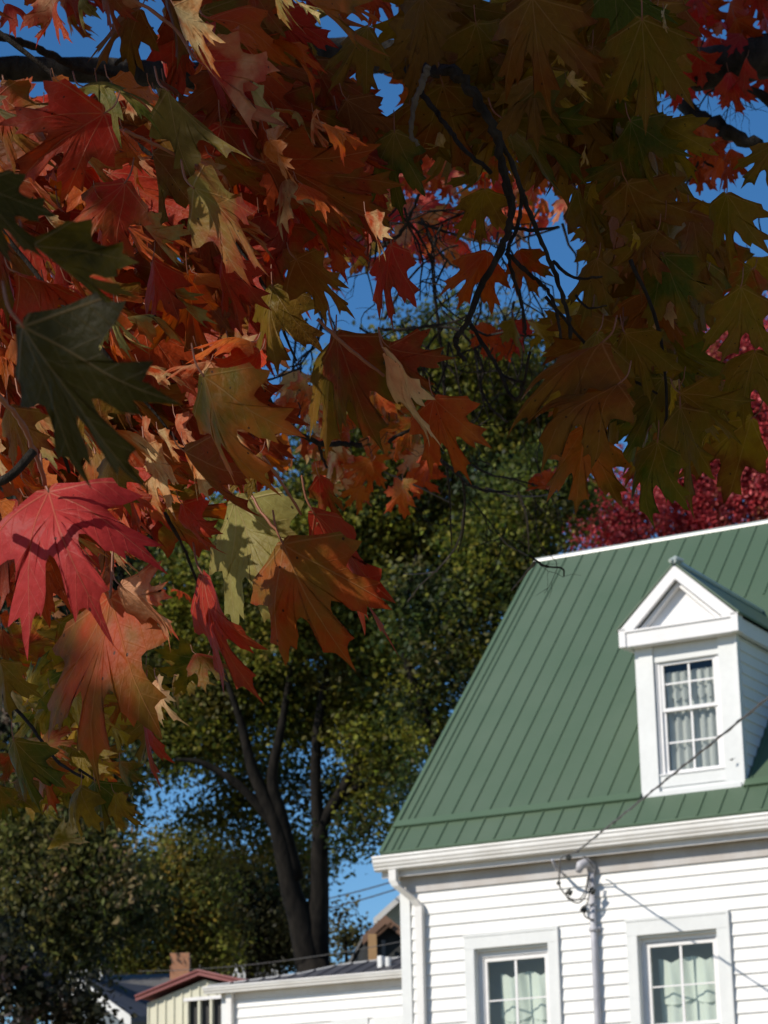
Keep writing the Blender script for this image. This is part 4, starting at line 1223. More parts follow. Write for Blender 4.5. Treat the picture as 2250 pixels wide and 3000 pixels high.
HERO = [
 # --- upper left
 (180, -20, 187, 78, 2.9, 55, 'PG', 'OL', 1), (228, -25, 252, 80, 3.0, 35, 'BR', 'RB', 0), (118, -15, 58, 78, 2.8, 60, 'PK', 'R', 1), (14, 10, 75, 55, 3.0, 40, 'R', 'RB', 1),
 (362, -45, 376, 150, 3.1, 40, 'BR', 'OB', 0), (452, 42, 632, 186, 2.8, 68, 'OR', 'O', 1), (655, -10, 765, 125, 2.8, 66, 'O', 'OB', 1), (592, 104, 694, 202, 2.8, 72, 'O', 'OR', 1),
 (795, 60, 702, 195, 3.0, 25, 'OL', 'OB', 0), (183, 188, 350, 268, 2.5, 52, 'LO', 'GR', 1, dict(curl=.9, fold=.3)), (362, 195, 545, 348, 2.6, 58, 'LO', 'OL', 1),
 (422, 128, 548, 305, 2.7, 76, 'R', 'PK', 1), (548, 190, 612, 368, 2.9, 78, 'PG', 'CM', 1), (225, 245, 15, 405, 2.3, 10, 'R', 'RB', 0, dict(arch=.4)),
 (-60, 395, 95, 565, 1.45, 15, 'DG', 'DG', 0), (270, 395, 150, 605, 2.5, 30, 'R', 'BR', 0), (418, 405, 592, 600, 2.5, 48, 'LO', 'RB', 1, dict(fold=.5)), (570, 350, 850, 480, 2.7, 50, 'RB', 'BR', 0),
 (690, 375, 845, 510, 2.8, 30, 'RB', 'OB', 0), (300, 20, 200, 160, 3.1, 30, 'BR', 'OB', 0), (500, 150, 420, 330, 3.0, 40, 'RB', 'BR', 0), (470, 340, 640, 400, 2.9, 55, 'OB', 'RB', 0),
 (330, 330, 360, 520, 2.7, 50, 'BR', 'OL', 0), (545, -20, 560, 120, 3.0, 40, 'RB', 'OB', 0), (600, 210, 690, 370, 3.0, 55, 'RB', 'OL', 0),
 # --- left middle
 (50, 705, 335, 1065, 1.42, 40, 'DG', 'DG', 0, dict(arch=.35, wsc=.7)), (70, 530, 250, 725, 1.5, 70, 'DG', 'OL', 0), (40, 590, 235, 690, 2.2, 45, 'RB', 'R', 0), (540, 738, 398, 768, 2.5, 66, 'O', 'OR', 1, dict(curl=.2)),
 (445, 782, 345, 815, 2.5, 60, 'PK', 'OR', 1), (560, 760, 480, 860, 2.5, 35, 'R', 'OR', 0), (440, 812, 605, 1075, 2.3, 30, 'OL', 'O', 0), (400, 975, 575, 1115, 2.4, 64, 'BR', 'RB', 0),
 (588, 620, 600, 815, 2.9, 30, 'OL', 'OB', 0, dict(dt=.02)), (722, 742, 690, 990, 2.8, 30, 'OL', 'OB', 0), (725, 725, 822, 985, 2.75, 28, 'RB', 'OL', 0), (835, 765, 945, 980, 2.7, 80, 'PK', 'CM', 1, dict(fold=.1, curl=.1)),
 (840, 750, 955, 860, 2.72, 40, 'RB', 'BR', 0), (938, 862, 1010, 1046, 2.7, 12, 'OR', 'O', 0, dict(arch=.3)), (845, 530, 857, 725, 2.7, 30, 'R', 'RB', 0), (250, 985, 200, 1120, 2.4, 40, 'OB', 'OL', 0),
 (330, 560, 300, 720, 2.6, 45, 'R', 'RB', 0), (480, 560, 500, 720, 2.6, 50, 'R', 'RB', 0), (640, 560, 770, 690, 2.8, 45, 'BR', 'OB', 0), (690, 560, 700, 620, 3.0, 60, 'PK', 'R', 1),
 (270, 1010, 300, 1160, 2.6, 40, 'R', 'RB', 0), (20, 880, 60, 1030, 2.4, 30, 'OB', 'BR', 0), (210, 830, 150, 960, 2.5, 45, 'BR', 'OL', 0), (560, 980, 480, 1080, 2.7, 45, 'OB', 'OL', 0),
 # --- lower left, hanging clear
 (105, 1062, 222, 1362, 2.3, 8, 'CR', 'CR', 2, dict(wave=.06, arch=.35, fold=.1, wsc=.92), 'sunlit crimson leaf with pale veins'), (238, 1290, 204, 1706, 2.6, 38, 'OR', 'OB', 0, dict(arch=.25, wsc=.62, fold=-.1, curl=.2), 'long red orange leaf hanging below the crimson leaf'),
 (318, 1500, 326, 1712, 2.6, 78, 'R', 'RB', 0, dict(wsc=.5)), (262, 1265, 385, 1385, 2.55, 45, 'PK', 'OR', 1), (440, 1245, 582, 1522, 2.6, 70, 'R', 'RB', 0, dict(twist=.5, arch=.3, wsc=.5, fold=.2, curl=.1)),
 (612, 1175, 752, 1455, 2.65, 18, 'OB', 'OR', 0, dict(arch=.3, wsc=.85, fold=-.3), 'broad orange brown leaf with ragged lobes'), (680, 1110, 856, 1425, 2.7, 72, 'R', 'RB', 0, dict(twist=.3, wsc=.55, fold=.1, curl=.1)), (505, 1085, 590, 1372, 2.8, 34, 'PG', 'LO', 2, dict(wave=.07, wsc=.8), 'pale olive leaf with raised veins'),
 (395, 1090, 485, 1205, 2.6, 55, 'R', 'RB', 0), (690, 1030, 740, 1150, 2.7, 45, 'R', 'OB', 0), (30, 1600, 66, 1765, 2.9, 30, 'OL', 'GR', 0), (175, 1700, 168, 1830, 3.0, 35, 'OL', 'YO', 0),
 (205, 1690, 226, 1810, 3.0, 30, 'GR', 'OL', 0), (250, 1715, 312, 1795, 3.0, 45, 'YO', 'OB', 0), (110, 1490, 150, 1585, 3.2, 30, 'GR', 'YO', 0), (340, 1470, 385, 1570, 2.9, 50, 'PK', 'CM', 1),
 (0, 1430, 40, 1560, 3.0, 30, 'OB', 'OL', 0), (100, 1640, 120, 1760, 3.1, 25, 'OB', 'OR', 0),
 # --- right, dark olive and orange brown
 (1150, -5, 1185, 245, 2.9, 8, 'OB', 'BR', 0), (1387, 42, 1390, 290, 2.9, 10, 'OL', 'OB', 0), (852, 285, 858, 475, 3.0, 14, 'OL', 'GR', 0), (1047, 410, 1040, 550, 3.2, 20, 'YO', 'OB', 0),
 (990, 98, 990, 172, 3.4, 30, 'YE', 'YO', 1), (1085, 255, 1270, 400, 3.1, 40, 'OL', 'GR', 0), (1362, 262, 1430, 420, 3.1, 35, 'GR', 'OL', 0), (1425, 262, 1490, 405, 3.1, 30, 'OL', 'YO', 0),
 (1680, 310, 1600, 410, 3.2, 25, 'OB', 'OL', 0), (1052, 545, 985, 668, 3.6, 15, 'OR', 'O', 0), (1122, 542, 1165, 645, 3.6, 15, 'OR', 'OB', 0), (1300, 740, 1090, 945, 2.9, 58, 'BR', 'OB', 0, dict(arch=.5)),
 (1335, 830, 1150, 1003, 2.85, 52, 'BR', 'OB', 0, dict(arch=.5)), (1262, 925, 1240, 1108, 2.9, 8, 'O', 'OB', 0), (1420, 955, 1396, 1142, 2.9, 38, 'OL', 'GR', 0), (1470, 880, 1484, 1122, 2.95, 50, 'OL', 'OB', 0),
 (1470, 850, 1602, 965, 2.95, 45, 'OB', 'OL', 0), (1290, 720, 1200, 880, 3.0, 45, 'OL', 'OB', 0), (1450, 640, 1402, 725, 3.2, 45, 'PK', 'CM', 1), (1600, 620, 1560, 790, 3.0, 30, 'OL', 'OB', 0),
 (1630, 760, 1600, 930, 3.0, 35, 'OB', 'OL', 0), (1290, 560, 1240, 700, 3.1, 40, 'OB', 'OL', 0), (1420, 500, 1370, 650, 3.1, 40, 'OB', 'BR', 0), (1570, 420, 1560, 580, 3.1, 30, 'OL', 'OB', 0), (1350, 720, 1410, 880, 3.0, 40, 'OB', 'OL', 0),
]
for h in HERO:
    kw = dict(h[9]) if len(h) > 9 else {}
    if len(h) > 10: kw['lbl'] = h[10]
    add_leaf(*h[:9], **kw)

# ---- the mass of further leaves
def inside(x, y, poly):
    c = False; n = len(poly); j = n - 1
    for i in range(n):
        xi, yi = poly[i]; xj, yj = poly[j]
        if (yi > y) != (yj > y) and x < (xj - xi) * (y - yi) / (yj - yi) + xi: c = not c
        j = i
    return c

GAPS = [[(0, 70), (60, 62), (130, 115), (200, 122), (330, 126), (330, 160), (200, 165), (0, 165)], [(222, 50), (335, 15), (338, 125), (250, 128)],
        [(1465, 225), (1560, 215), (1690, 260), (1690, 560), (1595, 480), (1470, 430)], [(1515, 690), (1670, 680), (1670, 790), (1550, 775)], [(1495, -20), (1665, -20), (1665, 235), (1500, 170)],
        [(1075, 470), (1130, 430), (1200, 470), (1228, 600), (1215, 700), (1150, 760), (1090, 900), (1075, 1010), (1010, 1060), (880, 960), (850, 860), (820, 745), (690, 745), (610, 760), (600, 700), (700, 640), (830, 560), (890, 420), (980, 440)],
        [(675, 92), (770, 95), (770, 138), (690, 135)]]
def scatter(n, poly, mu, sg, Lr, dr, roll, pal, lit_p=.0, gaps=True, seed=0, wave=None, shape=None):
    g = np.random.default_rng(seed)
    xs = [p[0] for p in poly]; ys = [p[1] for p in poly]; k = 0; tries = 0
    names = [p[0] for p in pal]; w = np.array([p[1] for p in pal], float); w /= w.sum()
    while k < n and tries < n * 40:
        tries += 1
        x = g.uniform(min(xs), max(xs)); y = g.uniform(min(ys), max(ys))
        if not inside(x, y, poly): continue
        L = g.uniform(*Lr); a = R(g.normal(mu, sg)); tx = x + L * math.cos(a); ty = y + L * math.sin(a)
        if not inside(tx, ty, poly): continue
        if gaps and any(inside(x + (tx - x) * q - (ty - y) * w_, y + (ty - y) * q + (tx - x) * w_, G) for G in GAPS for q, w_ in ((0, 0), (.3, .3), (.3, -.3), (.3, 0), (.6, .32), (.6, -.32), (.6, 0), (.8, .1), (.8, -.1), (1, 0))): continue
        d = g.uniform(*dr)
        i, j = g.choice(len(names), 2, p=w)
        add_leaf(x, y, tx, ty, d, (g.normal(0, 1) * roll if roll > 0 else g.choice([-1, 1]) * g.uniform(58, 84)), names[i], names[j], lit=1 if g.random() < lit_p else 0, hero=False, seed=int(g.integers(1 << 30)), dt=g.uniform(-.06, .06) * d / 2.8, wave=wave, wsc=g.uniform(shape[0], shape[1]) if shape else None, twist=g.uniform(-shape[2], shape[2]) if shape else g.uniform(-.25, .25))
        k += 1

LEFT = [(-60, -60), (870, -60), (850, 330), (845, 560), (700, 620), (640, 700), (610, 830), (600, 960), (620, 1090), (520, 1110), (400, 1130), (330, 1230), (200, 1330), (-60, 1340)]
scatter(230, LEFT, 52, 18, (160, 235), (2.9, 3.6), 58, [('R', 4), ('RB', 3.5), ('BR', 2.5), ('OB', 1.6), ('OR', 2), ('OL', 1.5), ('O', .8)], .28, seed=1, shape=(.5, .85, .8))
scatter(270, LEFT, 55, 26, (100, 165), (3.8, 5.2), 55, [('R', 3), ('RB', 3), ('OR', 2), ('O', 1.5), ('OL', 1), ('PK', .6)], .36, seed=2, shape=(.5, .85, .7))
scatter(100, LEFT, 55, 16, (80, 190), (2.45, 2.9), -70, [('PK', 1.2), ('O', 2.6), ('CM', 1), ('OR', 2.6), ('PG', .8)], 1.0, seed=21, shape=(.45, .72, .5))
RIGHT = [(850, -60), (1720, -60), (1720, 780), (1660, 860), (1590, 980), (1450, 1090), (1320, 1010), (1230, 960), (1120, 930), (1200, 780), (1290, 720), (1240, 600), (1235, 480), (1190, 420), (1000, 405), (850, 430)]
scatter(130, RIGHT, 92, 26, (150, 220), (3.1, 3.9), 38, [('OL', 3), ('OB', 4), ('BR', 2), ('GR', 1.2), ('YO', .8)], .01, seed=3)
scatter(120, RIGHT, 92, 35, (90, 150), (4.0, 5.6), 45, [('OB', 3), ('OL', 3), ('RB', 2), ('YO', 1), ('OR', 1)], .04, seed=4)
scatter(14, RIGHT, 95, 30, (35, 75), (2.9, 3.3), -60, [('CM', 1), ('YE', 1.4), ('YO', 2), ('PG', 1)], 1.0, seed=22)
FARMID = [(540, 250), (860, 260), (1230, 250), (1240, 420), (1180, 500), (1060, 540), (900, 620), (700, 640), (600, 420)]
scatter(300, FARMID, 95, 40, (38, 75), (7.5, 10.5), 50, [('R', 2.5), ('OR', 2), ('O', 1.5), ('PK', 1.6), ('CR', 1.5), ('YO', .6)], .75, gaps=False, seed=5)
FARTOP = [(1480, -40), (1700, -40), (1700, 280), (1620, 250), (1480, 230), (1440, 100)]
scatter(38, FARTOP, 90, 35, (55, 95), (6.0, 7.5), 45, [('R', 3), ('CR', 2), ('RB', 2), ('OR', 1)], .1, gaps=False, seed=6)
scatter(14, [(1490, 270), (1610, 270), (1620, 420), (1500, 420)], 88, 25, (50, 75), (6, 6.8), 35, [('OR', 2), ('RB', 2)], .0, gaps=False, seed=7)
FARLOW = [(560, 820), (720, 740), (860, 800), (960, 960), (960, 1110), (800, 1130), (620, 1090)]
scatter(60, FARLOW, 85, 35, (48, 90), (5.5, 7.0), 50, [('O', 2), ('OR', 2.5), ('CM', 1), ('PK', 1.2), ('OB', 1.5)], .6, gaps=False, seed=8)
LOWL = [(-50, 1280), (160, 1330), (420, 1370), (520, 1420), (470, 1530), (330, 1560), (300, 1720), (200, 1840), (-50, 1780)]
scatter(75, LOWL, 60, 40, (70, 130), (3.4, 4.8), 45, [('OL', 3), ('GR', 1.5), ('OB', 2), ('CM', .8), ('YO', 1.5), ('RB', 1)], .3, seed=9)
scatter(16, [(-30, 1240), (420, 1180), (440, 1400), (150, 1420), (-30, 1400)], 70, 40, (45, 80), (5.0, 6.0), 50, [('OR', 2), ('PK', 2), ('CM', 1)], .8, seed=10)
scatter(6, [(1040, 690), (1140, 690), (1140, 800), (1040, 800)], 90, 30, (50, 75), (6, 6.5), 35, [('R', 2), ('OR', 1)], .2, gaps=False, seed=12)
scatter(8, [(1080, 660), (1260, 640), (1260, 780), (1100, 800)], 110, 40, (60, 90), (4.5, 5), 50, [('OL', 1), ('YO', 1), ('OB', 1)], .2, gaps=False, seed=13)
scatter(5, [(1130, 1020), (1220, 1020), (1220, 1070), (1130, 1070)], 150, 30, (40, 60), (5.5, 6), 60, [('OR', 1)], .6, gaps=False, seed=14)

# ---- limbs and twigs
def twig(pts, w, d0, d1, mat='twig', name='twig', knob=0.0, seg=7):
    """a twig through F points, depth running from d0 to d1, width in F pixels from w[0] to w[1]"""
    n = len(pts); P = [atF(x, y, d0 + (d1 - d0) * i / (n - 1)) for i, (x, y) in enumerate(pts)]
    S = smooth_path(P, 6); g = np.random.default_rng(int(abs(pts[0][0] * 7 + pts[0][1])) + 3)
    rr = np.linspace(w[0], w[1], len(S)) * FS * np.linspace(d0, d1, len(S)) / FPX / 2
    rr = rr * (1 + g.normal(0, .10, len(S)) + knob * (np.arange(len(S)) % 6 == 0))
    S = S + g.normal(0, 1, S.shape) * rr[:, None] * .22
    mb = MB(); mb.tube(S, list(rr), seg); return mb.build(name, mat, maple, True)

def limb_parts():
    tr = MB(); tr.tube([(4.6, 6.8, -.2), (4.6, 6.8, .25), (4.58, 6.85, 1.2), (4.5, 6.9, 2.6), (4.45, 6.85, 4.2), (4.2, 6.5, 6.2), (3.8, 6.0, 8.5)], [.42, .34, .29, .27, .24, .18, .10], 16)
    tr.build('trunk', 'bark', maple, True)
    d = 6.2
    P = [np.array([4.5, 6.9, 3.0])] + [atF(x, y, dd) for x, y, dd in ((2400, 60, 6.6), (1800, 95, 6.3), (1640, 125, 6.2), (1500, 150, 6.2), (1300, 140, 6.2), (1100, 135, 6.2), (930, 128, 6.2), (800, 120, 6.2), (690, 120, 6.1), (560, 160, 6.0), (420, 165, 6.0), (300, 158, 5.9), (150, 150, 5.8), (0, 148, 5.8), (-300, 130, 5.6))]
    S = smooth_path(P, 6); ws = np.linspace(110, 46, len(S)) * FS * 6.1 / FPX / 2
    g = np.random.default_rng(4); ws *= 1 + g.normal(0, .04, len(S))
    mb = MB(); mb.tube(S, list(ws), 14); mb.build('limb', 'bark', maple, True)
    # limbs beyond the frame that carry the shading part of the crown
    for pts, r0, r1 in (([(4.45, 6.85, 4.0), (2.5, 4.2, 5.6), (0.0, 2.2, 6.6), (-3.2, .8, 6.6), (-5.5, -.4, 6.2)], .16, .03), ([(4.5, 6.9, 3.4), (3.2, 2.5, 4.8), (1.2, -1.2, 5.8), (-2.0, -2.6, 6.2)], .14, .03),
                        ([(4.2, 6.5, 6.0), (1.5, 6.4, 7.6), (-2.5, 5.2, 8.2)], .14, .03), ([(4.3, 6.6, 5.0), (6.5, 8.0, 7.0), (8.5, 8.6, 8.0)], .14, .03)):
        S = smooth_path(pts, 8); mb = MB(); mb.tube(S, list(np.linspace(r0, r1, len(S))), 10); mb.build('limb', 'bark', maple, True)
limb_parts()
twig([(1510, 150), (1580, 175), (1670, 222), (1760, 300)], (30, 22), 6.2, 6.2, 'bark', 'branch')
twig([(1480, 225), (1560, 280), (1640, 315), (1720, 350)], (32, 28), 6.5, 6.4, 'bark', 'branch')
twig([(800, 128), (860, 142), (930, 148), (985, 155)], (40, 26), 4.2, 3.0, 'bark', 'branch')
twig([(965, 145), (1000, 175), (1040, 230), (1070, 290), (1088, 370), (1103, 430), (1100, 490), (1085, 530), (1040, 620), (1012, 690), (990, 725), (985, 745), (1003, 780)], (24, 9), 2.86, 2.8, knob=.15)
twig([(1072, 285), (1105, 350), (1130, 420), (1160, 500), (1190, 570), (1215, 640), (1228, 690), (1232, 730)], (13, 8), 2.86, 2.8, knob=.12)
twig([(1130, 410), (1118, 490), (1097, 535), (1107, 590), (1125, 650), (1133, 690), (1135, 722)], (10, 6), 2.86, 2.8, knob=.1)
twig([(1095, 545), (1130, 580), (1165, 610), (1190, 640), (1205, 690), (1212, 730)], (11, 6), 2.86, 2.8, knob=.1)
twig([(1012, 690), (1040, 740), (1070, 785), (1085, 815), (1100, 850), (1118, 862), (1130, 835), (1145, 760)], (10, 6), 2.86, 2.8, knob=.1)
twig([(1085, 812), (1110, 822), (1135, 825)], (7, 4), 2.86, 2.8)
twig([(1100, 490), (1150, 497), (1205, 490)], (9, 6), 2.86, 2.8)
twig([(1195, 565), (1240, 600), (1300, 598)], (9, 5), 2.86, 2.8)
twig([(1245, 640), (1270, 665), (1310, 660)], (6, 4), 2.86, 2.8)
twig([(825, 532), (868, 500), (892, 452), (905, 420)], (9, 7), 6.5, 6.4)
twig([(905, 190), (940, 240), (970, 280), (1000, 320), (1060, 372)], (13, 9), 3.0, 2.9)
twig([(925, 140), (915, 175), (900, 210), (890, 250), (888, 285), (902, 315)], (16, 10), 2.95, 2.95, 'paletwig')
twig([(905, 215), (960, 210), (1010, 218)], (9, 8), 6.2, 6.1); twig([(880, 235), (950, 232), (1010, 222)], (7, 6), 6.2, 6.1)
twig([(545, 828), (580, 868), (610, 900), (640, 932), (690, 957), (730, 958), (778, 960)], (13, 11), 4.6, 4.8, knob=.1)
twig([(688, 955), (695, 985), (707, 1012)], (8, 5), 4.8, 4.8); twig([(535, 828), (590, 818), (650, 795)], (6, 4), 4.6, 4.8)
twig([(630, 925), (648, 890), (645, 870)], (5, 3), 4.7, 4.8)
twig([(820, 710), (880, 712), (930, 703), (980, 695), (1010, 680)], (7, 5), 6.6, 6.4)
twig([(880, 708), (950, 705), (990, 715), (1020, 745), (1042, 795), (1040, 840), (1060, 880), (1096, 912)], (7, 5), 6.6, 6.4, knob=.1)
twig([(895, 705), (897, 760), (890, 850)], (9, 6), 6.7, 6.7); twig([(935, 600), (945, 690), (958, 790), (960, 860)], (8, 6), 6.8, 6.8); twig([(868, 700), (905, 750), (925, 800)], (5, 3), 6.7, 6.7)
twig([(830, 690), (870, 620), (910, 575), (960, 540), (990, 530)], (6, 4), 6.8, 6.8); twig([(910, 470), (940, 530), (980, 575), (1010, 570)], (7, 4), 6.9, 6.9)
twig([(905, 480), (960, 500), (1030, 520), (1090, 530)], (7, 6), 6.2, 6.0); twig([(870, 470), (900, 500), (930, 560), (935, 600)], (6, 5), 6.5, 6.6)
twig([(940, 955), (950, 990), (985, 1020), (1010, 1045), (1050, 1060), (1100, 1062)], (11, 5), 5.2, 5.6, knob=.1); twig([(840, 955), (870, 935), (900, 925), (930, 930)], (9, 6), 5.2, 5.2)
twig([(1000, 1040), (1004, 1090), (1000, 1150), (990, 1190)], (6, 3), 5.4, 5.6); twig([(965, 1010), (972, 1080), (975, 1180)], (6, 3), 5.4, 5.7)
twig([(1050, 1055), (1100, 1070), (1160, 1072), (1205, 1062)], (6, 3), 5.6, 6, 'paletwig'); twig([(1120, 1065), (1138, 1120), (1142, 1195)], (6, 3), 5.7, 6, 'paletwig')
twig([(1005, 1090), (990, 1170), (950, 1225), (910, 1262), (880, 1300)], (5, 3), 5.8, 6.2, 'paletwig'); twig([(945, 1235), (900, 1240), (872, 1240)], (4, 2), 6, 6.2, 'paletwig')
twig([(1010, 1000), (1060, 1025), (1110, 1035), (1180, 1055)], (5, 3), 5.5, 5.8); twig([(830, 1020), (900, 1050), (980, 1090)], (4, 3), 6.0, 6.2, 'paletwig')
twig([(1145, 1200), (1175, 1222), (1215, 1228), (1218, 1245)], (6, 3), 6.0, 6.1); twig([(1155, 1215), (1130, 1245), (1105, 1275)], (6, 3), 6, 6.1, 'paletwig')
twig([(1080, 1160), (1100, 1180), (1140, 1200)], (4, 3), 6, 6.1, 'paletwig')
twig([(-10, 78), (50, 92), (110, 118), (170, 148), (250, 160)], (18, 15), 4.2, 4.4); twig([(250, 138), (285, 112), (300, 90), (295, 40), (300, -20)], (10, 6), 4.2, 4.1); twig([(290, 98), (315, 70), (330, 60)], (8, 6), 4.2, 4.1)
twig([(1490, 235), (1500, 280), (1512, 325), (1525, 352), (1548, 362)], (8, 5), 6.5, 6.5); twig([(1515, 335), (1500, 370), (1482, 398)], (6, 5), 6.5, 6.5)
twig([(1475, 272), (1520, 275), (1560, 280)], (6, 5), 6.5, 6.5); twig([(1315, 320), (1350, 350), (1392, 398)], (10, 7), 4.5, 4.5); twig([(1640, 440), (1640, 480), (1650, 540)], (4, 3), 5.5, 5.5)
twig([(1215, 360), (1235, 385), (1240, 420), (1220, 470)], (10, 7), 4.6, 4.6); twig([(1270, 360), (1285, 300), (1320, 280)], (8, 5), 4.6, 4.6)
# the curved shoot, just beyond the frame, whose shadow crosses the crimson leaf
P_ = [atF(x, y, dd) + SUN * .13 for x, y, dd in ((20, 1150, 2.27), (85, 1195, 2.26), (150, 1245, 2.25), (205, 1262, 2.25), (260, 1245, 2.25), (310, 1190, 2.26))]
mb_ = MB(); mb_.tube(smooth_path(P_, 5), .0042, 7); mb_.build('twig', 'twig', maple, True)
# slim sunlit leaf stalks and young shoots on the left
twig([(268, 280), (340, 315), (400, 345), (445, 375)], (8, 6), 2.55, 2.6, 'stalk'); twig([(-10, 850), (40, 905), (75, 975), (97, 1045)], (13, 10), 2.2, 2.28, 'stalk')
twig([(685, 690), (745, 745), (830, 812)], (8, 7), 2.72, 2.72, 'stalk'); twig([(568, 985), (620, 1060), (650, 1112)], (8, 6), 2.65, 2.68, 'stalk'); twig([(355, 1105), (395, 1180), (425, 1255), (442, 1300)], (8, 5), 2.62, 2.62, 'twig')
twig([(270, -10), (330, 25), (385, 70), (420, 130)], (9, 7), 2.75, 2.75, 'stalk'); twig([(600, 1150), (560, 1100), (540, 1060)], (7, 6), 2.67, 2.7, 'stalk'); twig([(100, 860), (120, 930), (150, 1020)], (11, 8), 2.9, 3.0, 'twig')
twig([(180, 1380), (240, 1400), (300, 1440)], (6, 5), 3.5, 3.5, 'paletwig'); twig([(1240, 960), (1250, 1060)], (5, 3), 3.2, 3.2, 'stalk'); twig([(1440, 920), (1446, 1010), (1455, 1080)], (7, 4), 3.1, 3.1, 'paletwig')
twig([(170, 1660), (230, 1700), (280, 1730)], (7, 5), 3.05, 3.05); twig([(-20, 1480), (60, 1560), (120, 1640), (180, 1680)], (8, 6), 3.2, 3.05)
twig([(-40, 40), (200, 230), (420, 420), (560, 600), (640, 780)], (12, 5), 2.9, 2.95); twig([(-60, 420), (120, 640), (300, 850), (420, 1000)], (12, 5), 2.75, 2.75); twig([(1360, 560), (1420, 700), (1440, 860), (1430, 960)], (10, 5), 3.05, 3.0)
twig([(1180, 640), (1300, 780), (1420, 850)], (8, 5), 3.05, 3.0)

def fine_twigs():
    g = np.random.default_rng(31); mb = MB()
    def walk(x, y, ang, L, w, d, depth_):
        pts = [(x, y)]
        for k in range(5):
            ang += g.normal(0, .28) + (.06 if math.cos(ang) > 0 else -.06); x += L / 5 * math.cos(ang); y += L / 5 * math.sin(ang); pts.append((x, y))
            if depth_ and g.random() < .5: walk(x, y, ang + g.choice([-1, 1]) * g.uniform(.5, 1.1), L * g.uniform(.35, .6), w * .6, d, depth_ - 1)
        P = [atF(a, b, d + g.normal(0, .05)) for a, b in pts]
        mb.tube(P, list(np.linspace(w, w * .5, len(P)) * FS * d / FPX / 2), 5, False)
    for _ in range(60):
        walk(g.uniform(640, 1220), g.uniform(430, 760), g.normal(1.5, .7), g.uniform(100, 260), g.uniform(3.4, 7), g.uniform(5.6, 7.4), 2)
    for _ in range(16):
        walk(g.uniform(820, 1180), g.uniform(850, 1150), g.normal(1.3, .9), g.uniform(80, 170), g.uniform(2.2, 3.5), g.uniform(5.6, 7), 2)
    for _ in range(10):
        walk(g.uniform(1490, 1650), g.uniform(0, 300), g.normal(1.6, .8), g.uniform(80, 160), g.uniform(2.6, 4.5), g.uniform(6.4, 7), 2)
    o = mb.build('fine_twigs', 'twig', maple, True); o['kind'] = 'stuff'
fine_twigs()

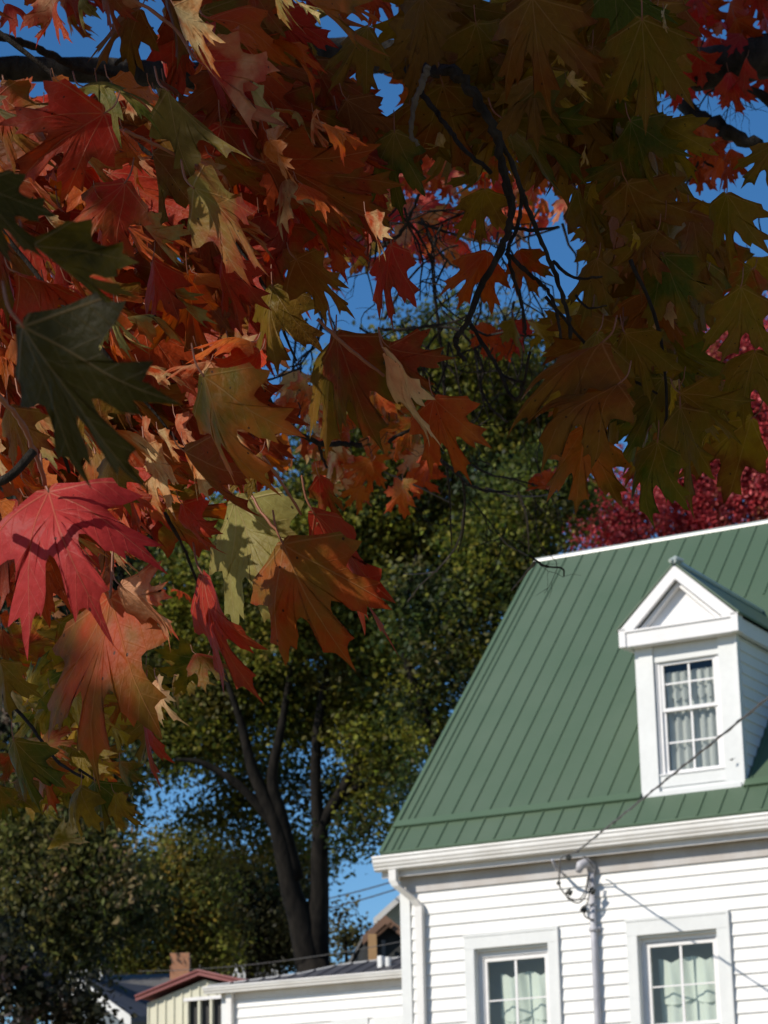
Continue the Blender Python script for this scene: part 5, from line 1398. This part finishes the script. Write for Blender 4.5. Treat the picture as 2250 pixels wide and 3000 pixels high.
# ---- unseen blocker leaves, added towards the sun to shade most leaves in view
def shade_blockers():
    g = np.random.default_rng(77)
    lit = [(c, L) for c, L in LIT_PTS]
    lc = np.array([c for c, L in lit]); lr = np.array([.02 if c[1] > 5 else max(.04, .42 * L) + (.015 if c[0] < .02 else -.02) for c, L in lit])
    s = SUN
    n = 0
    for c, L in SHADE_PTS:
        if c[1] > 5.0: lo, hi = 2.6, 5.5
        else: lo, hi = 1.9, 5.0
        cnt = (3 if c[0] < .03 and c[1] < 5 else 9) if L > .07 else 3
        for k in range(cnt):
            off = g.normal(0, .55 if c[0] < .03 else .42, 3) * L
            p = c + s * g.uniform(lo, hi) + off
            # leave the sun's way to the bright leaves open
            rel = p - lc; t = rel @ s; dist = np.linalg.norm(rel - t[:, None] * s, axis=1)
            if c[0] < .05 and np.any((t > 0) & (dist < lr)): continue
            q = p - CAM; z = q @ FW
            if z > .1:
                px = FPX * (q @ RT) / z; py = FPX * (q @ UP) / z
                if abs(px) < 1125 + 420 / z * 3 and abs(py) < 1500 + 420 / z * 3: continue
            a = g.normal(0, 1, 3); a[2] -= .6; a /= np.linalg.norm(a)
            nn = s + g.normal(0, .45, 3); nn -= a * (a @ nn); nn /= np.linalg.norm(nn); x = np.cross(a, nn)
            Ls = g.uniform(.10, .15)
            V3, Fc, P = leaf_mesh(g, (.55, 1.0), .1, .2, .2, .05, 0, 1, 1)
            W = p + Ls * (np.outer(V3[:, 0], x) + np.outer(V3[:, 1] - .4, a) + np.outer(V3[:, 2], nn))
            nm = ['R', 'RB', 'OR', 'OB', 'OL', 'O'][int(g.integers(6))]
            fill.add(W, Fc, P, np.array(PAL[nm]), np.array(PAL['OB']), float(g.uniform(0, 50)))
            n += 1
    print('shading leaves', n)

def overhead_crown():
    """unseen roof of leaves above and behind the camera, added to block sky light"""
    g = np.random.default_rng(78)
    lc = np.array([c for c, L in LIT_PTS]); lr = np.array([max(.045, .46 * L) + (.06 if c[0] < .02 else 0) for c, L in LIT_PTS]); n = 0
    while n < 3800:
        p = np.array([g.uniform(-4.5, 4.0), g.uniform(-3.5, 6.5), 0.0])
        dist = max(p[1], 0.2)
        p[2] = max(3.0, 1.6 + dist * .66) + g.uniform(.25, 2.6)
        q = p - CAM; z = q @ FW
        if z > .1:
            px = FPX * (q @ RT) / z; py = FPX * (q @ UP) / z
            if abs(px) < 1125 + 1300 / z and abs(py) < 1500 + 1500 / z: continue
        rel = p - lc; t = rel @ SUN; dist = np.linalg.norm(rel - t[:, None] * SUN, axis=1)
        if np.any((t > 0) & (dist < lr)): continue
        a = g.normal(0, 1, 3); a[2] -= .7; a /= np.linalg.norm(a)
        nn = np.array([0, 0, 1.0]) + g.normal(0, .5, 3); nn -= a * (a @ nn); nn /= np.linalg.norm(nn); x = np.cross(a, nn)
        Ls = g.uniform(.15, .21)
        V3, Fc, P = leaf_mesh(g, (.55, 1.0), .1, .2, .2, .05, 0, 1, 1)
        W = p + Ls * (np.outer(V3[:, 0], x) + np.outer(V3[:, 1] - .4, a) + np.outer(V3[:, 2], nn))
        nm = ['R', 'RB', 'OR', 'OB', 'OL', 'O'][int(g.integers(6))]
        fill.add(W, Fc, P, np.array(PAL[nm]), np.array(PAL['OB']), float(g.uniform(0, 50))); n += 1
overhead_crown()
shade_blockers()
fo = fill.build('foliage', maple); fo['kind'] = 'stuff'  # further leaves of the view together with the added blocker leaves
so = stalks.build('foliage_stalks', 'stalk', maple, True); so['kind'] = 'stuff'
print('leaf parts', len(leaf_parts), 'fill verts', fill.n)
